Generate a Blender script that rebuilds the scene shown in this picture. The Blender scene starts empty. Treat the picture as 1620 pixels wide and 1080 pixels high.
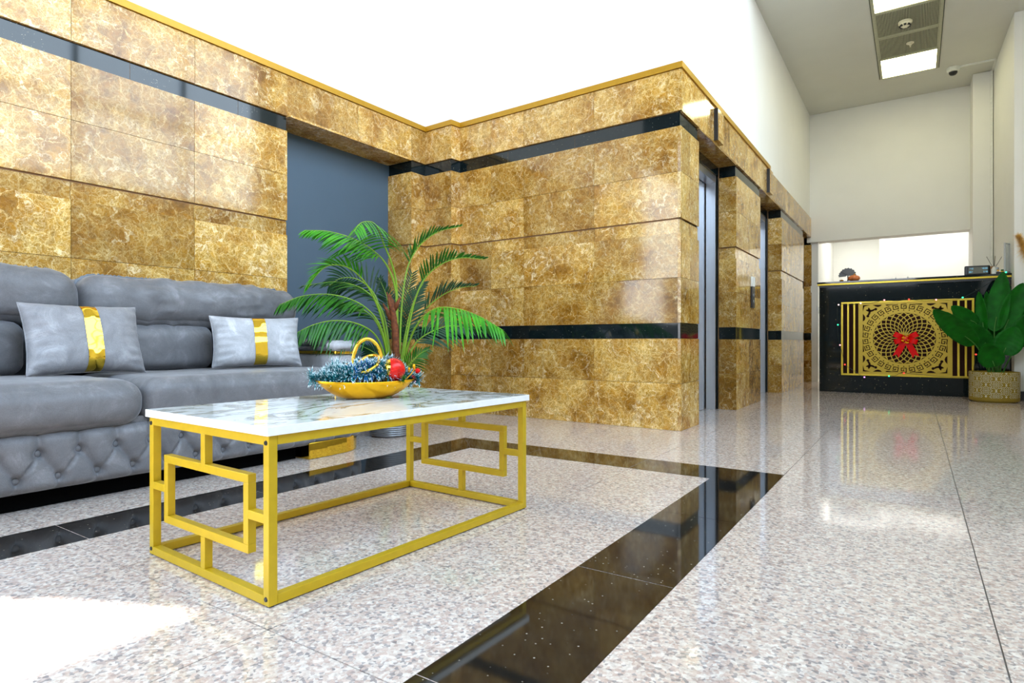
import bpy, math, random
from mathutils import Vector, Matrix, noise
random.seed(7)
D = bpy.data
SC = bpy.context.scene
COL = SC.collection
PI = math.pi

# ------------------------------------------------------------------ camera model (world metres; camera 0.6 m above the floor)
F = 953.5
CAMH = 0.6
YAW = math.atan(638 / F)
CA, SA = math.cos(YAW), math.sin(YAW)


def at(px, py, d):
    """point of the place seen at that pixel, d metres deep"""
    r = (px - 810) / F * d
    u = -(py - 540) / F * d
    return Vector((-SA * d + CA * r, CA * d + SA * r, CAMH + u))


cam = D.cameras.new('camera')
cam.sensor_width = 36
cam.lens = 36 * F / 1620
cam.clip_start = 0.02
co = D.objects.new('camera', cam)
co.location = (0, 0, CAMH)
co.rotation_euler = (PI / 2, 0, YAW)
COL.objects.link(co)
SC.camera = co

# ------------------------------------------------------------------ helpers


class MB:
    def __init__(self):
        self.v, self.f, self.m, self.c = [], [], [], []

    def vert(self, p):
        self.v.append(tuple(p))
        return len(self.v) - 1

    def face(self, ids, mat=0, col=None):
        self.f.append(tuple(ids))
        self.m.append(mat)
        self.c.append(col)

    def quadpts(self, pts, mat=0, col=None):
        self.face([self.vert(p) for p in pts], mat, col)

    def box(self, a, b, mat=0, col=None, M=None):
        x0, y0, z0 = a
        x1, y1, z1 = b
        P = [(x0, y0, z0), (x1, y0, z0), (x1, y1, z0), (x0, y1, z0), (x0, y0, z1), (x1, y0, z1), (x1, y1, z1), (x0, y1, z1)]
        if M is not None:
            P = [M @ Vector(p) for p in P]
        i = [self.vert(p) for p in P]
        for q in ((0, 3, 2, 1), (4, 5, 6, 7), (0, 1, 5, 4), (1, 2, 6, 5), (2, 3, 7, 6), (3, 0, 4, 7)):
            self.face([i[k] for k in q], mat, col)
        return self

    def prism(self, pts, z0, z1, mat=0, M=None):
        """closed outline pts in xy extruded z0..z1"""
        n = len(pts)
        lo = [Vector((p[0], p[1], z0)) for p in pts]
        hi = [Vector((p[0], p[1], z1)) for p in pts]
        if M is not None:
            lo = [M @ p for p in lo]
            hi = [M @ p for p in hi]
        a = [self.vert(p) for p in lo]
        b = [self.vert(p) for p in hi]
        self.face(a[::-1], mat)
        self.face(b, mat)
        for k in range(n):
            j = (k + 1) % n
            self.face((a[k], a[j], b[j], b[k]), mat)
        return self

    def grid(self, fn, nu, nv, mat=0, closeu=False, closev=False, matfn=None):
        idx = [[self.vert(fn(i / (nu if closeu else nu - 1), j / (nv if closev else nv - 1))) for j in range(nv)] for i in range(nu)]
        for i in range(nu if closeu else nu - 1):
            for j in range(nv if closev else nv - 1):
                a, b = (i + 1) % nu, (j + 1) % nv
                self.face((idx[i][j], idx[a][j], idx[a][b], idx[i][b]), matfn(i, j) if matfn else mat)
        return idx

    def lathe(self, prof, n=32, mat=0, c=(0, 0, 0), matfn=None):
        c = Vector(c)
        rings = []
        for r, z in prof:
            if r < 1e-6:
                rings.append([self.vert(c + Vector((0, 0, z)))])
            else:
                rings.append([self.vert(c + Vector((r * math.cos(2 * PI * k / n), r * math.sin(2 * PI * k / n), z))) for k in range(n)])
        for q, (a, b) in enumerate(zip(rings, rings[1:])):
            mm = matfn(q) if matfn else mat
            for k in range(n):
                j = (k + 1) % n
                if len(a) == 1 and len(b) == 1:
                    continue
                if len(a) == 1:
                    self.face((a[0], b[j], b[k]), mm)
                elif len(b) == 1:
                    self.face((a[k], a[j], b[0]), mm)
                else:
                    self.face((a[k], a[j], b[j], b[k]), mm)
        return self

    def tube(self, pts, rad, n=8, mat=0, closed=False, caps=True):
        pts = [Vector(p) for p in pts]
        N = len(pts)
        rings = []
        prev = None
        for i, p in enumerate(pts):
            if closed:
                t = pts[(i + 1) % N] - pts[i - 1]
            else:
                t = pts[min(i + 1, N - 1)] - pts[max(i - 1, 0)]
            t.normalize()
            if prev is None:
                up = Vector((0, 0, 1)) if abs(t.z) < 0.9 else Vector((1, 0, 0))
                a = t.cross(up).normalized()
            else:
                a = (prev - t * prev.dot(t)).normalized()
            prev = a
            b = t.cross(a)
            r = rad[i] if isinstance(rad, (list, tuple)) else rad
            rings.append([self.vert(p + a * (r * math.cos(2 * PI * k / n)) + b * (r * math.sin(2 * PI * k / n))) for k in range(n)])
        for i in range(N if closed else N - 1):
            A, B = rings[i], rings[(i + 1) % N]
            for k in range(n):
                j = (k + 1) % n
                self.face((A[k], A[j], B[j], B[k]), mat)
        if caps and not closed:
            self.face(rings[0][::-1], mat)
            self.face(rings[-1], mat)
        return self

    def sphere(self, c, r, nu=16, nv=10, mat=0, matfn=None, sc=(1, 1, 1)):
        prof = [(r * math.sin(PI * k / nv), -r * math.cos(PI * k / nv)) for k in range(nv + 1)]
        i0 = len(self.v)
        self.lathe(prof, nu, mat, (0, 0, 0), matfn)
        for k in range(i0, len(self.v)):
            x, y, z = self.v[k]
            self.v[k] = (c[0] + x * sc[0], c[1] + y * sc[1], c[2] + z * sc[2])
        return self


def obj(name, mb, mats, parent=None, smooth=False, bevel=0.0, loc=None, seg=2, angle=40):
    me = D.meshes.new(name)
    me.from_pydata(mb.v, [], mb.f)
    if not isinstance(mats, (list, tuple)):
        mats = [mats]
    for m in mats:
        me.materials.append(m)
    me.polygons.foreach_set('material_index', mb.m)
    if any(c is not None for c in mb.c):
        at_ = me.color_attributes.new('slab', 'FLOAT_COLOR', 'CORNER')
        k = 0
        for p, c in zip(me.polygons, mb.c):
            c = c or (0.5, 0.5, 0.5)
            for _ in p.vertices:
                at_.data[k].color = (c[0], c[1], c[2], 1)
                k += 1
    if smooth:
        me.polygons.foreach_set('use_smooth', [True] * len(me.polygons))
        if smooth == 'auto':
            try:
                me.set_sharp_from_angle(angle=math.radians(angle))
            except Exception:
                pass
    me.update()
    o = D.objects.new(name, me)
    COL.objects.link(o)
    if parent:
        o.parent = parent
    if loc:
        o.location = loc
    if bevel:
        b = o.modifiers.new('bevel', 'BEVEL')
        b.width = bevel
        b.segments = seg
        b.limit_method = 'ANGLE'
        b.angle_limit = math.radians(35)
    return o


def tag(o, label=None, cat=None, group=None, kind=None):
    if label:
        o['label'] = label
    if cat:
        o['category'] = cat
    if group:
        o['group'] = group
    if kind:
        o['kind'] = kind
    return o


def thing(name, label, cat, loc=(0, 0, 0), rotz=0, group=None):
    o = D.objects.new(name, None)
    o.empty_display_size = 0.1
    COL.objects.link(o)
    o.location = loc
    o.rotation_euler = (0, 0, rotz)
    return tag(o, label, cat, group)


def struct(name, mb, mats, **k):
    return tag(obj(name, mb, mats, **k), kind='structure')


# ------------------------------------------------------------------ materials
def mat(name):
    m = D.materials.new(name)
    m.use_nodes = True
    nt = m.node_tree
    return m, nt, nt.nodes['Principled BSDF']


def N(nt, t, **k):
    n = nt.nodes.new(t)
    for a, b in k.items():
        if a in n.inputs:
            n.inputs[a].default_value = b
        else:
            setattr(n, a, b)
    return n


def ramp(nt, stops, interp='LINEAR'):
    r = nt.nodes.new('ShaderNodeValToRGB')
    e = r.color_ramp.elements
    r.color_ramp.interpolation = interp
    while len(e) < len(stops):
        e.new(0.5)
    for i, (p, c) in enumerate(stops):
        e[i].position = p
        e[i].color = (c[0], c[1], c[2], 1) if hasattr(c, '__len__') else (c, c, c, 1)
    return r


def mix(nt, a, b, fac, mode='MIX'):
    m = nt.nodes.new('ShaderNodeMix')
    m.data_type = 'RGBA'
    m.blend_type = mode
    for sock, v in ((m.inputs['A'], a), (m.inputs['B'], b), (m.inputs['Factor'], fac)):
        if hasattr(v, 'is_linked') or hasattr(v, 'node'):
            nt.links.new(v, sock)
        elif isinstance(v, (int, float)):
            sock.default_value = v
        else:
            sock.default_value = (v[0], v[1], v[2], 1)
    return m.outputs['Result']


def plain(name, col, rough=0.5, metal=0.0, spec=0.5, var=0.06, vscale=40, sheen=0, bump=0, coat=0):
    m, nt, b = mat(name)
    b.inputs['Roughness'].default_value = rough
    b.inputs['Metallic'].default_value = metal
    b.inputs['Specular IOR Level'].default_value = spec
    b.inputs['Coat Weight'].default_value = coat
    tc = N(nt, 'ShaderNodeTexCoord')
    no = N(nt, 'ShaderNodeTexNoise', Scale=vscale, Detail=3.0)
    nt.links.new(tc.outputs['Object'], no.inputs['Vector'])
    lo = tuple(c * (1 - var) for c in col)
    hi = tuple(min(1, c * (1 + var)) for c in col)
    r = ramp(nt, [(0.3, lo), (0.7, hi)])
    nt.links.new(no.outputs['Fac'], r.inputs['Fac'])
    nt.links.new(r.outputs['Color'], b.inputs['Base Color'])
    if sheen:
        b.inputs['Sheen Weight'].default_value = sheen
        b.inputs['Sheen Roughness'].default_value = 0.35
        b.inputs['Sheen Tint'].default_value = (0.9, 0.92, 1, 1)
    if bump:
        bp = N(nt, 'ShaderNodeBump', Strength=bump, Distance=0.002)
        nt.links.new(no.outputs['Fac'], bp.inputs['Height'])
        nt.links.new(bp.outputs['Normal'], b.inputs['Normal'])
    return m


def emit(name, col, s):
    m, nt, b = mat(name)
    b.inputs['Base Color'].default_value = (*col, 1)
    b.inputs['Emission Color'].default_value = (*col, 1)
    b.inputs['Emission Strength'].default_value = s
    return m


def emperador():
    m, nt, b = mat('brown_emperador_marble')
    L = nt.links.new
    tc = N(nt, 'ShaderNodeTexCoord')
    at_ = N(nt, 'ShaderNodeAttribute', attribute_name='slab')
    sc = N(nt, 'ShaderNodeVectorMath', operation='SCALE')
    sc.inputs['Scale'].default_value = 9.0
    L(at_.outputs['Vector'], sc.inputs[0])
    ad = N(nt, 'ShaderNodeVectorMath', operation='ADD')
    L(tc.outputs['Object'], ad.inputs[0])
    L(sc.outputs['Vector'], ad.inputs[1])
    # warp
    nw = N(nt, 'ShaderNodeTexNoise', Scale=11.0, Detail=6.0, Roughness=0.65)
    L(ad.outputs['Vector'], nw.inputs['Vector'])
    s2 = N(nt, 'ShaderNodeVectorMath', operation='MULTIPLY_ADD')
    s2.inputs[1].default_value = (0.12, 0.12, 0.12)
    L(nw.outputs['Color'], s2.inputs[0])
    L(ad.outputs['Vector'], s2.inputs[2])
    n1 = N(nt, 'ShaderNodeTexNoise', Scale=4.0, Detail=7.0, Roughness=0.62)
    n2 = N(nt, 'ShaderNodeTexNoise', Scale=24.0, Detail=6.0, Roughness=0.72)
    va = N(nt, 'ShaderNodeTexVoronoi', feature='DISTANCE_TO_EDGE', Scale=10.0)
    vb = N(nt, 'ShaderNodeTexVoronoi', feature='DISTANCE_TO_EDGE', Scale=26.0)
    vc = N(nt, 'ShaderNodeTexVoronoi', feature='DISTANCE_TO_EDGE', Scale=60.0)
    vd = N(nt, 'ShaderNodeTexNoise', Scale=3.0, Detail=4.0, Roughness=0.6, Distortion=0.5)
    for n in (n1, n2, va, vb, vc, vd):
        L(s2.outputs['Vector'], n.inputs['Vector'])
    base = ramp(nt, [(0.30, (0.20, 0.080, 0.005)), (0.43, (0.34, 0.155, 0.012)), (0.57, (0.44, 0.23, 0.027)), (0.75, (0.56, 0.34, 0.075))])
    L(n1.outputs['Fac'], base.inputs['Fac'])
    blot = ramp(nt, [(0.36, 0.70), (0.5, 1.0), (0.66, 1.28)])
    L(n2.outputs['Fac'], blot.inputs['Fac'])
    c = mix(nt, base.outputs['Color'], blot.outputs['Color'], 1.0, 'MULTIPLY')
    gate = ramp(nt, [(0.36, 0.12), (0.50, 0.55), (0.64, 1.0)])
    L(n1.outputs['Fac'], gate.inputs['Fac'])
    gate2 = ramp(nt, [(0.40, 0.1), (0.6, 1.0)])
    L(n2.outputs['Fac'], gate2.inputs['Fac'])
    for node, w_, k, gg in ((vc, .10, .55, gate), (vb, .06, .85, gate), (va, .030, .9, gate2)):
        e = ramp(nt, [(0.0, k), (w_ * .35, k * .7), (w_, 0.0)])
        L(node.outputs['Distance'], e.inputs['Fac'])
        g_ = mix(nt, e.outputs['Color'], gg.outputs['Color'], 1.0, 'MULTIPLY')
        c = mix(nt, c, (0.86, 0.66, 0.29), g_)
    e = ramp(nt, [(0.49, 0.0), (0.5, 0.8), (0.512, 0.0)])
    L(vd.outputs['Fac'], e.inputs['Fac'])
    g_ = mix(nt, e.outputs['Color'], gate2.outputs['Color'], 1.0, 'MULTIPLY')
    c = mix(nt, c, (0.95, 0.82, 0.52), g_)
    sep = N(nt, 'ShaderNodeSeparateColor')
    L(at_.outputs['Color'], sep.inputs['Color'])
    tint = ramp(nt, [(0.0, (0.72, 0.68, 0.62)), (0.5, (1, 1, 1)), (1.0, (1.12, 1.12, 1.15))])
    L(sep.outputs['Green'], tint.inputs['Fac'])
    c = mix(nt, c, tint.outputs['Color'], 1.0, 'MULTIPLY')
    L(c, b.inputs['Base Color'])
    b.inputs['Roughness'].default_value = 0.09
    b.inputs['Specular IOR Level'].default_value = 0.5
    return m


def galaxy(name, base=(0.004, 0.009, 0.010), fleck=(0.45, 0.42, 0.30), scale=95, brown=0.0):
    m, nt, b = mat(name)
    L = nt.links.new
    tc = N(nt, 'ShaderNodeTexCoord')
    v = N(nt, 'ShaderNodeTexVoronoi', feature='F1', Scale=scale)
    L(tc.outputs['Object'], v.inputs['Vector'])
    r = ramp(nt, [(0.0, 1.0), (0.11, 0.9), (0.2, 0.0)])
    L(v.outputs['Distance'], r.inputs['Fac'])
    sep = N(nt, 'ShaderNodeSeparateColor')
    L(v.outputs['Color'], sep.inputs['Color'])
    g = ramp(nt, [(0.80, 0.0), (0.97, 1.0)])
    L(sep.outputs['Red'], g.inputs['Fac'])
    fac = mix(nt, r.outputs['Color'], g.outputs['Color'], 1.0, 'MULTIPLY')
    n = N(nt, 'ShaderNodeTexNoise', Scale=14.0, Detail=6.0, Roughness=0.7)
    L(tc.outputs['Object'], n.inputs['Vector'])
    rb = ramp(nt, [(0.45, base), (0.75, (base[0] + 0.05 * brown + .006, base[1] + 0.032 * brown + .007, base[2] + 0.012 * brown + .008))])
    L(n.outputs['Fac'], rb.inputs['Fac'])
    c = mix(nt, rb.outputs['Color'], fleck, fac)
    L(c, b.inputs['Base Color'])
    b.inputs['Roughness'].default_value = 0.05
    b.inputs['Specular IOR Level'].default_value = 0.5
    return m


def granite():
    m, nt, b = mat('pink_grey_polished_granite')
    L = nt.links.new
    tc = N(nt, 'ShaderNodeTexCoord')
    v = N(nt, 'ShaderNodeTexVoronoi', feature='F1', Scale=140.0)
    L(tc.outputs['Object'], v.inputs['Vector'])
    sep = N(nt, 'ShaderNodeSeparateColor')
    L(v.outputs['Color'], sep.inputs['Color'])
    r = ramp(nt, [(0.0, (0.36, 0.33, 0.33)), (0.12, (0.48, 0.44, 0.43)), (0.26, (0.66, 0.52, 0.46)), (0.5, (0.72, 0.61, 0.545)), (0.72, (0.78, 0.71, 0.65)), (1.0, (0.84, 0.80, 0.75))])
    L(sep.outputs['Red'], r.inputs['Fac'])
    n = N(nt, 'ShaderNodeTexNoise', Scale=48.0, Detail=4.0, Roughness=0.7)
    L(tc.outputs['Object'], n.inputs['Vector'])
    r2 = ramp(nt, [(0.36, (0.72, 0.65, 0.62)), (0.5, (0.92, 0.86, 0.82)), (0.65, (1.08, 1.05, 1.01))])
    L(n.outputs['Fac'], r2.inputs['Fac'])
    c = mix(nt, r.outputs['Color'], r2.outputs['Color'], 1.0, 'MULTIPLY')
    L(c, b.inputs['Base Color'])
    b.inputs['Roughness'].default_value = 0.07
    b.inputs['Specular IOR Level'].default_value = 0.85
    return m


def table_marble():
    m, nt, b = mat('white_veined_table_marble')
    L = nt.links.new
    tc = N(nt, 'ShaderNodeTexCoord')
    n = N(nt, 'ShaderNodeTexNoise', Scale=3.4, Detail=5.0, Roughness=0.6, Distortion=1.2)
    mp = N(nt, 'ShaderNodeMapping')
    mp.inputs['Scale'].default_value = (1.6, 0.8, 1)
    mp.inputs['Rotation'].default_value = (0, 0, 0.5)
    L(tc.outputs['Object'], mp.inputs['Vector'])
    L(mp.outputs['Vector'], n.inputs['Vector'])
    r = ramp(nt, [(0.36, (0.80, 0.78, 0.72)), (0.45, (0.86, 0.86, 0.83)), (0.478, (0.30, 0.26, 0.18)), (0.505, (0.55, 0.50, 0.40)), (0.53, (0.85, 0.85, 0.82)), (0.60, (0.8, 0.8, 0.76)), (0.635, (0.42, 0.40, 0.32)), (0.68, (0.84, 0.84, 0.82))])
    L(n.outputs['Fac'], r.inputs['Fac'])
    L(r.outputs['Color'], b.inputs['Base Color'])
    b.inputs['Roughness'].default_value = 0.06
    return m


def velvet(name, col):
    m, nt, b = mat(name)
    L = nt.links.new
    tc = N(nt, 'ShaderNodeTexCoord')
    n = N(nt, 'ShaderNodeTexNoise', Scale=9.0, Detail=6.0, Roughness=0.7, Distortion=0.6)
    n2 = N(nt, 'ShaderNodeTexNoise', Scale=420.0, Detail=2.0)
    L(tc.outputs['Object'], n.inputs['Vector'])
    L(tc.outputs['Object'], n2.inputs['Vector'])
    r = ramp(nt, [(0.33, tuple(c * 0.76 for c in col)), (0.55, col), (0.74, tuple(min(1, c * 1.55) for c in col))])  # mottled sheen highlights are put into the base colour
    L(n.outputs['Fac'], r.inputs['Fac'])
    r2 = ramp(nt, [(0.3, 0.85), (0.7, 1.1)])
    L(n2.outputs['Fac'], r2.inputs['Fac'])
    c = mix(nt, r.outputs['Color'], r2.outputs['Color'], 1.0, 'MULTIPLY')
    L(c, b.inputs['Base Color'])
    rr = ramp(nt, [(0.35, 0.60), (0.7, 0.34)])
    L(n.outputs['Fac'], rr.inputs['Fac'])
    L(rr.outputs['Color'], b.inputs['Roughness'])
    b.inputs['Specular IOR Level'].default_value = 0.35
    b.inputs['Sheen Weight'].default_value = 0.45
    b.inputs['Sheen Roughness'].default_value = 0.3
    b.inputs['Sheen Tint'].default_value = (0.85, 0.9, 1.0, 1)
    bp = N(nt, 'ShaderNodeBump', Strength=0.25, Distance=0.004)
    L(n.outputs['Fac'], bp.inputs['Height'])
    L(bp.outputs['Normal'], b.inputs['Normal'])
    return m


def brushed(name, col):
    m, nt, b = mat(name)
    L = nt.links.new
    tc = N(nt, 'ShaderNodeTexCoord')
    mp = N(nt, 'ShaderNodeMapping')
    mp.inputs['Scale'].default_value = (300, 300, 3)
    n = N(nt, 'ShaderNodeTexNoise', Scale=1.0, Detail=2.0)
    L(tc.outputs['Object'], mp.inputs['Vector'])
    L(mp.outputs['Vector'], n.inputs['Vector'])
    r = ramp(nt, [(0.3, tuple(c * 0.9 for c in col)), (0.7, col)])
    L(n.outputs['Fac'], r.inputs['Fac'])
    L(r.outputs['Color'], b.inputs['Base Color'])
    b.inputs['Metallic'].default_value = 1
    b.inputs['Roughness'].default_value = 0.28
    return m


def leafmat(name, c0, c1, rough=0.4, spec=0.35):
    m, nt, b = mat(name)
    L = nt.links.new
    tc = N(nt, 'ShaderNodeTexCoord')
    n = N(nt, 'ShaderNodeTexNoise', Scale=14.0, Detail=3.0)
    L(tc.outputs['Object'], n.inputs['Vector'])
    r = ramp(nt, [(0.3, c0), (0.7, c1)])
    L(n.outputs['Fac'], r.inputs['Fac'])
    L(r.outputs['Color'], b.inputs['Base Color'])
    b.inputs['Roughness'].default_value = rough
    b.inputs['Specular IOR Level'].default_value = spec
    return m


M = dict(
    marble=emperador(),
    grout=plain('tan_grout', (0.30, 0.17, 0.08), 0.8),
    black=galaxy('black_galaxy_granite'),
    counter=galaxy('counter_black_granite', fleck=(0.6, 0.5, 0.25), scale=55),
    border=galaxy('dark_floor_granite', base=(0.008, 0.007, 0.006), brown=0.10, scale=80, fleck=(0.5, 0.45, 0.35)),
    floor=granite(),
    joint=plain('floor_joint', (0.25, 0.23, 0.21), 0.7),
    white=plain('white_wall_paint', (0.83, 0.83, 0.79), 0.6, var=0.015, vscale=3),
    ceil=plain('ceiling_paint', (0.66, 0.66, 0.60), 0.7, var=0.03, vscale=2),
    entry=plain('dark_entry_wall', (0.07, 0.07, 0.07), 0.6),
    greywall=plain('blue_grey_paint', (0.062, 0.105, 0.15), 0.55, var=0.03, vscale=3),
    trim=plain('gold_trim', (0.44, 0.235, 0.008), 0.35, 0.35, var=0.05),
    frame=plain('yellow_gold_paint', (0.58, 0.385, 0.009), 0.38, 0.25, var=0.04),
    gold=plain('polished_gold', (0.95, 0.62, 0.06), 0.06, 1.0, var=0.03),
    satin=plain('satin_gold', (0.92, 0.44, 0.012), 0.30, 0.9, var=0.06),
    panelgold=plain('gold_panel_paint', (0.50, 0.34, 0.022), 0.35, 0.3, var=0.05),
    railgold=plain('gold_rail', (0.80, 0.58, 0.05), 0.25, 0.4, var=0.05),
    backing=plain('dark_brown_board', (0.022, 0.007, 0.004), 0.7, spec=0.08),
    table=table_marble(),
    tedge=plain('white_table_edge', (0.88, 0.87, 0.83), 0.3, var=0.03),
    sofa=velvet('grey_velvet', (0.18, 0.178, 0.188)),
    pillow=velvet('light_grey_velvet', (0.29, 0.285, 0.30)),
    pillow2=velvet('pale_grey_velvet', (0.46, 0.46, 0.48)),
    piping=velvet('piping_velvet', (0.17, 0.19, 0.22)),
    dark=plain('underside_shade_black', (0.003, 0.003, 0.003), 0.9, spec=0),
    blackplastic=plain('black_plastic', (0.012, 0.012, 0.013), 0.3),
    steel=brushed('brushed_steel', (0.66, 0.70, 0.76)),
    silver=plain('silver_ribbed_paint', (0.30, 0.31, 0.33), 0.3, 0.6),
    soil=plain('dark_soil', (0.02, 0.013, 0.008), 0.9, var=0.4, vscale=90, bump=0.6),
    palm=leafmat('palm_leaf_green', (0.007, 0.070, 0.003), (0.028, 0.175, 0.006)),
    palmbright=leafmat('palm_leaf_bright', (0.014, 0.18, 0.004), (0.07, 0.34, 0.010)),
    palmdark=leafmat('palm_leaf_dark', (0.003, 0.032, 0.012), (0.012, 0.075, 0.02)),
    rachis=plain('yellow_green_stem', (0.20, 0.36, 0.02), 0.45),
    bark=plain('reddish_bark', (0.17, 0.045, 0.012), 0.8, var=0.5, vscale=60, bump=0.8),
    broad=leafmat('broad_leaf_green', (0.003, 0.075, 0.003), (0.006, 0.135, 0.006), 0.5, 0.15),
    broadrib=plain('leaf_midrib', (0.05, 0.20, 0.02), 0.5),
    red=plain('red_satin_ribbon', (0.80, 0.004, 0.003), 0.4, spec=0.15),
    redball=plain('red_glitter', (0.72, 0.01, 0.004), 0.25, 0.3, var=0.3, vscale=90),
    teal=plain('teal_tinsel', (0.008, 0.19, 0.22), 0.4, var=0.4, vscale=60),
    blue=plain('blue_tinsel', (0.02, 0.18, 0.50), 0.4, var=0.4, vscale=60),
    frost=plain('frosted_tip', (0.72, 0.86, 0.90), 0.5),
    plasticw=plain('cream_plastic', (0.78, 0.74, 0.55), 0.4),
    whiteplastic=plain('white_plastic', (0.80, 0.81, 0.76), 0.4),
    potgold=plain('dull_gold_pot', (0.27, 0.185, 0.022), 0.55, spec=0.2),
    medallion=plain('cream_pot_pattern', (0.62, 0.60, 0.44), 0.5),
    pumpkin=plain('orange_ceramic', (0.72, 0.20, 0.06), 0.4, var=0.2, vscale=30),
    greyfan=plain('slate_grey_metal', (0.13, 0.135, 0.14), 0.5, 0.2),
    wood=plain('wooden_box', (0.45, 0.22, 0.07), 0.5),
    pampas=plain('pampas_orange', (0.95, 0.52, 0.13), 0.8, var=0.35, vscale=30),
    pampaspale=plain('pampas_pale', (0.90, 0.78, 0.52), 0.8, var=0.2),
    vent=plain('vent_olive', (0.46, 0.46, 0.32), 0.5),
    ventgap=plain('vent_gap', (0.05, 0.06, 0.04), 0.7),
    lamp=emit('light_panel', (1.0, 0.94, 0.56), 7.8),
    screen=plain('grey_screen', (0.17, 0.18, 0.15), 0.2),
    digits=emit('digit_glow', (0.2, 0.6, 0.85), 0.5),
    glassgrey=plain('smoked_acrylic', (0.45, 0.48, 0.50), 0.1),
    wire=plain('dark_green_wire', (0.01, 0.02, 0.015), 0.5),
)

# ------------------------------------------------------------------ the room
CEIL = 3.95
HIGH = 6.4
SPLIT = 5.9
ROWS = [(0, .317, 'm', 0), (.317, .62, 'm', 0), (.62, .725, 'b', -.006), (.725, 1.03, 'm', 0), (1.03, 1.33, 'm', 0),
        (1.33, 1.423, 'm', -.011), (1.43, 1.74, 'm', 0), (1.74, 2.045, 'm', 0), (2.045, 2.145, 'b', -.012), (2.145, 2.425, 'm', .004)]
BACK = .022
GAP = .0011


def rc():
    return (random.random(), random.random(), random.random())


def clad(mb, A, B, joints=(), rows=ROWS, stag=None, tilt=None, ends='  '):
    """stone slabs on the face A->B (the room on the right hand side of A->B)"""
    A, B = Vector(A), Vector(B)
    Lw = (B - A).length
    u = (B - A) / Lw
    n = Vector((u.y, -u.x))
    js = [0] + sorted(j for j in joints if .03 < j < Lw - .03) + [Lw]
    for z0, z1, k, off in rows:
        jj = js
        if k == 'b' and stag is not None:
            jj = [0] + sorted(j for j in stag if .03 < j < Lw - .03) + [Lw]
        for a, b in zip(jj, jj[1:]):
            sg = {'c': 1, 'v': -1, ' ': 0}
            a2 = a + (GAP if a > 0 else sg[ends[0]] * off)
            b2 = b - (GAP if b < Lw else sg[ends[1]] * off)
            p0, p1 = A + u * a2, A + u * b2
            oa, ob = (tilt or {}).get((round(z0, 3), round(a, 2)), (0, 0))
            q = [p0 + n * (off + oa), p1 + n * (off + ob), p1 - n * BACK, p0 - n * BACK]
            i = [mb.vert((p.x, p.y, z)) for z in (z0 + GAP, z1 - GAP) for p in q]
            c = rc()
            m = {'m': 0, 'b': 1}[k]
            mb.face((i[0], i[1], i[5], i[4]), m, c)
            mb.face((i[1], i[2], i[6], i[5]), m, c)
            mb.face((i[3], i[0], i[4], i[7]), m, c)
            mb.face((i[4], i[5], i[6], i[7]), m, c)
            mb.face((i[3], i[2], i[1], i[0]), m, c)


def core(mb, pts, z0, z1, m=2):
    mb.prism([(x - .014, y + .014) for x, y in pts], z0, z1, m)


LX = lambda y: -3.63 + .018 * y
L0 = (LX(-.318), -.318)
L1 = (LX(2.58), 2.58)
L2 = (LX(3.784), 3.784)
L3 = (LX(3.957), 3.957)
L4 = (-3.257, 3.944)
L5 = (-3.242, 4.046)
E0 = (-1.302, 3.974)
EX = lambda y: -1.302 + (y - 3.974) * .0025
stone = [M['marble'], M['black'], M['grout']]

# left clad wall
w = MB()
clad(w, L0, L1, [2.898 - .633 * k for k in range(1, 5)], stag=[2.898 - .35 - .633 * k for k in range(0, 5)])
w.prism([(L0[0] - .014, L0[1]), (L1[0] - .014, L1[1] - .002), (-4.0, L1[1] - .002), (-4.0, L0[1])], 0, 2.43, 2)
clad(w, L1, L3, [.62, 1.204], rows=[ROWS[-1]])
w.prism([(L1[0] - .014, L1[1] - .01), (L3[0] - .014, L3[1]), (-4.0, L3[1]), (-4.0, L1[1] - .01)], 2.15, 2.43, 2)
w.box((-3.87, L1[1], 2.138), (L2[0] + .004, L2[1], 2.152), 0, rc())
struct('wall_left', w, stone)
w = MB()
w.prism([(-3.838, 2.5), (-3.838, 3.9), (-4.0, 3.9), (-4.0, 2.5)], 0, 2.2)
struct('wall_niche', w, M['greywall'])

# front wall with its little pier, up to the lift corner
w = MB()
clad(w, (-3.86, L2[1]), L2, [], rows=ROWS[:-1], ends=' v')
clad(w, L2, L3, [], rows=ROWS[:-1], ends='vc')
clad(w, L3, L4, ends='cv')
clad(w, L4, L5, ends='vc')
ml = (Vector(E0) - Vector(L5)).length
clad(w, L5, E0, [.335, .665, 1.29, 1.93], stag=[.50, 1.12], tilt={(.725, 1.29): (.010, -.009), (.62, 1.12): (.005, -.005)}, ends='cv')
core(w, [L2, L3, L4, L5, E0, (E0[0], 4.36), (-4.0, 4.9), (-4.0, L2[1])], 0, 2.43)
struct('wall_front', w, stone)

# lift wall
w = MB()
P = lambda y: (EX(y), y)
piers = [(3.974, 4.377), (5.46, 6.433), (7.583, 9.215), (9.95, 10.3)]
for k, (a, b) in enumerate(piers):
    if k:
        clad(w, (EX(a) - (.148 if k < 3 else .10), a), P(a), rows=ROWS[:-1], ends=' v')
    js = [.2] if k == 0 else ([.49] if k == 1 else [.55, 1.1])
    clad(w, P(a), P(b), js, rows=ROWS[:-1], ends='v ')
    w.box((-1.95, a + (.09 if k == 0 else .014), 0), (EX(a) - .014, b - .014, 2.15), 2)
    if 0 < k:
        w.box((-1.94, a + .003, 0.002), (EX(a) - .16 + (.05 if k == 3 else 0), a + .02, 2.14), 1, (.5, .5, .5))
clad(w, P(3.974), P(10.05), [.6, 1.25, 1.9, 2.5, 3.15, 3.8, 4.4, 5.0, 5.6], rows=[ROWS[-1]])
w.box((-1.95, 4.08, 2.148), (EX(9) - .03, 10.3, 2.43), 2)
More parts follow.
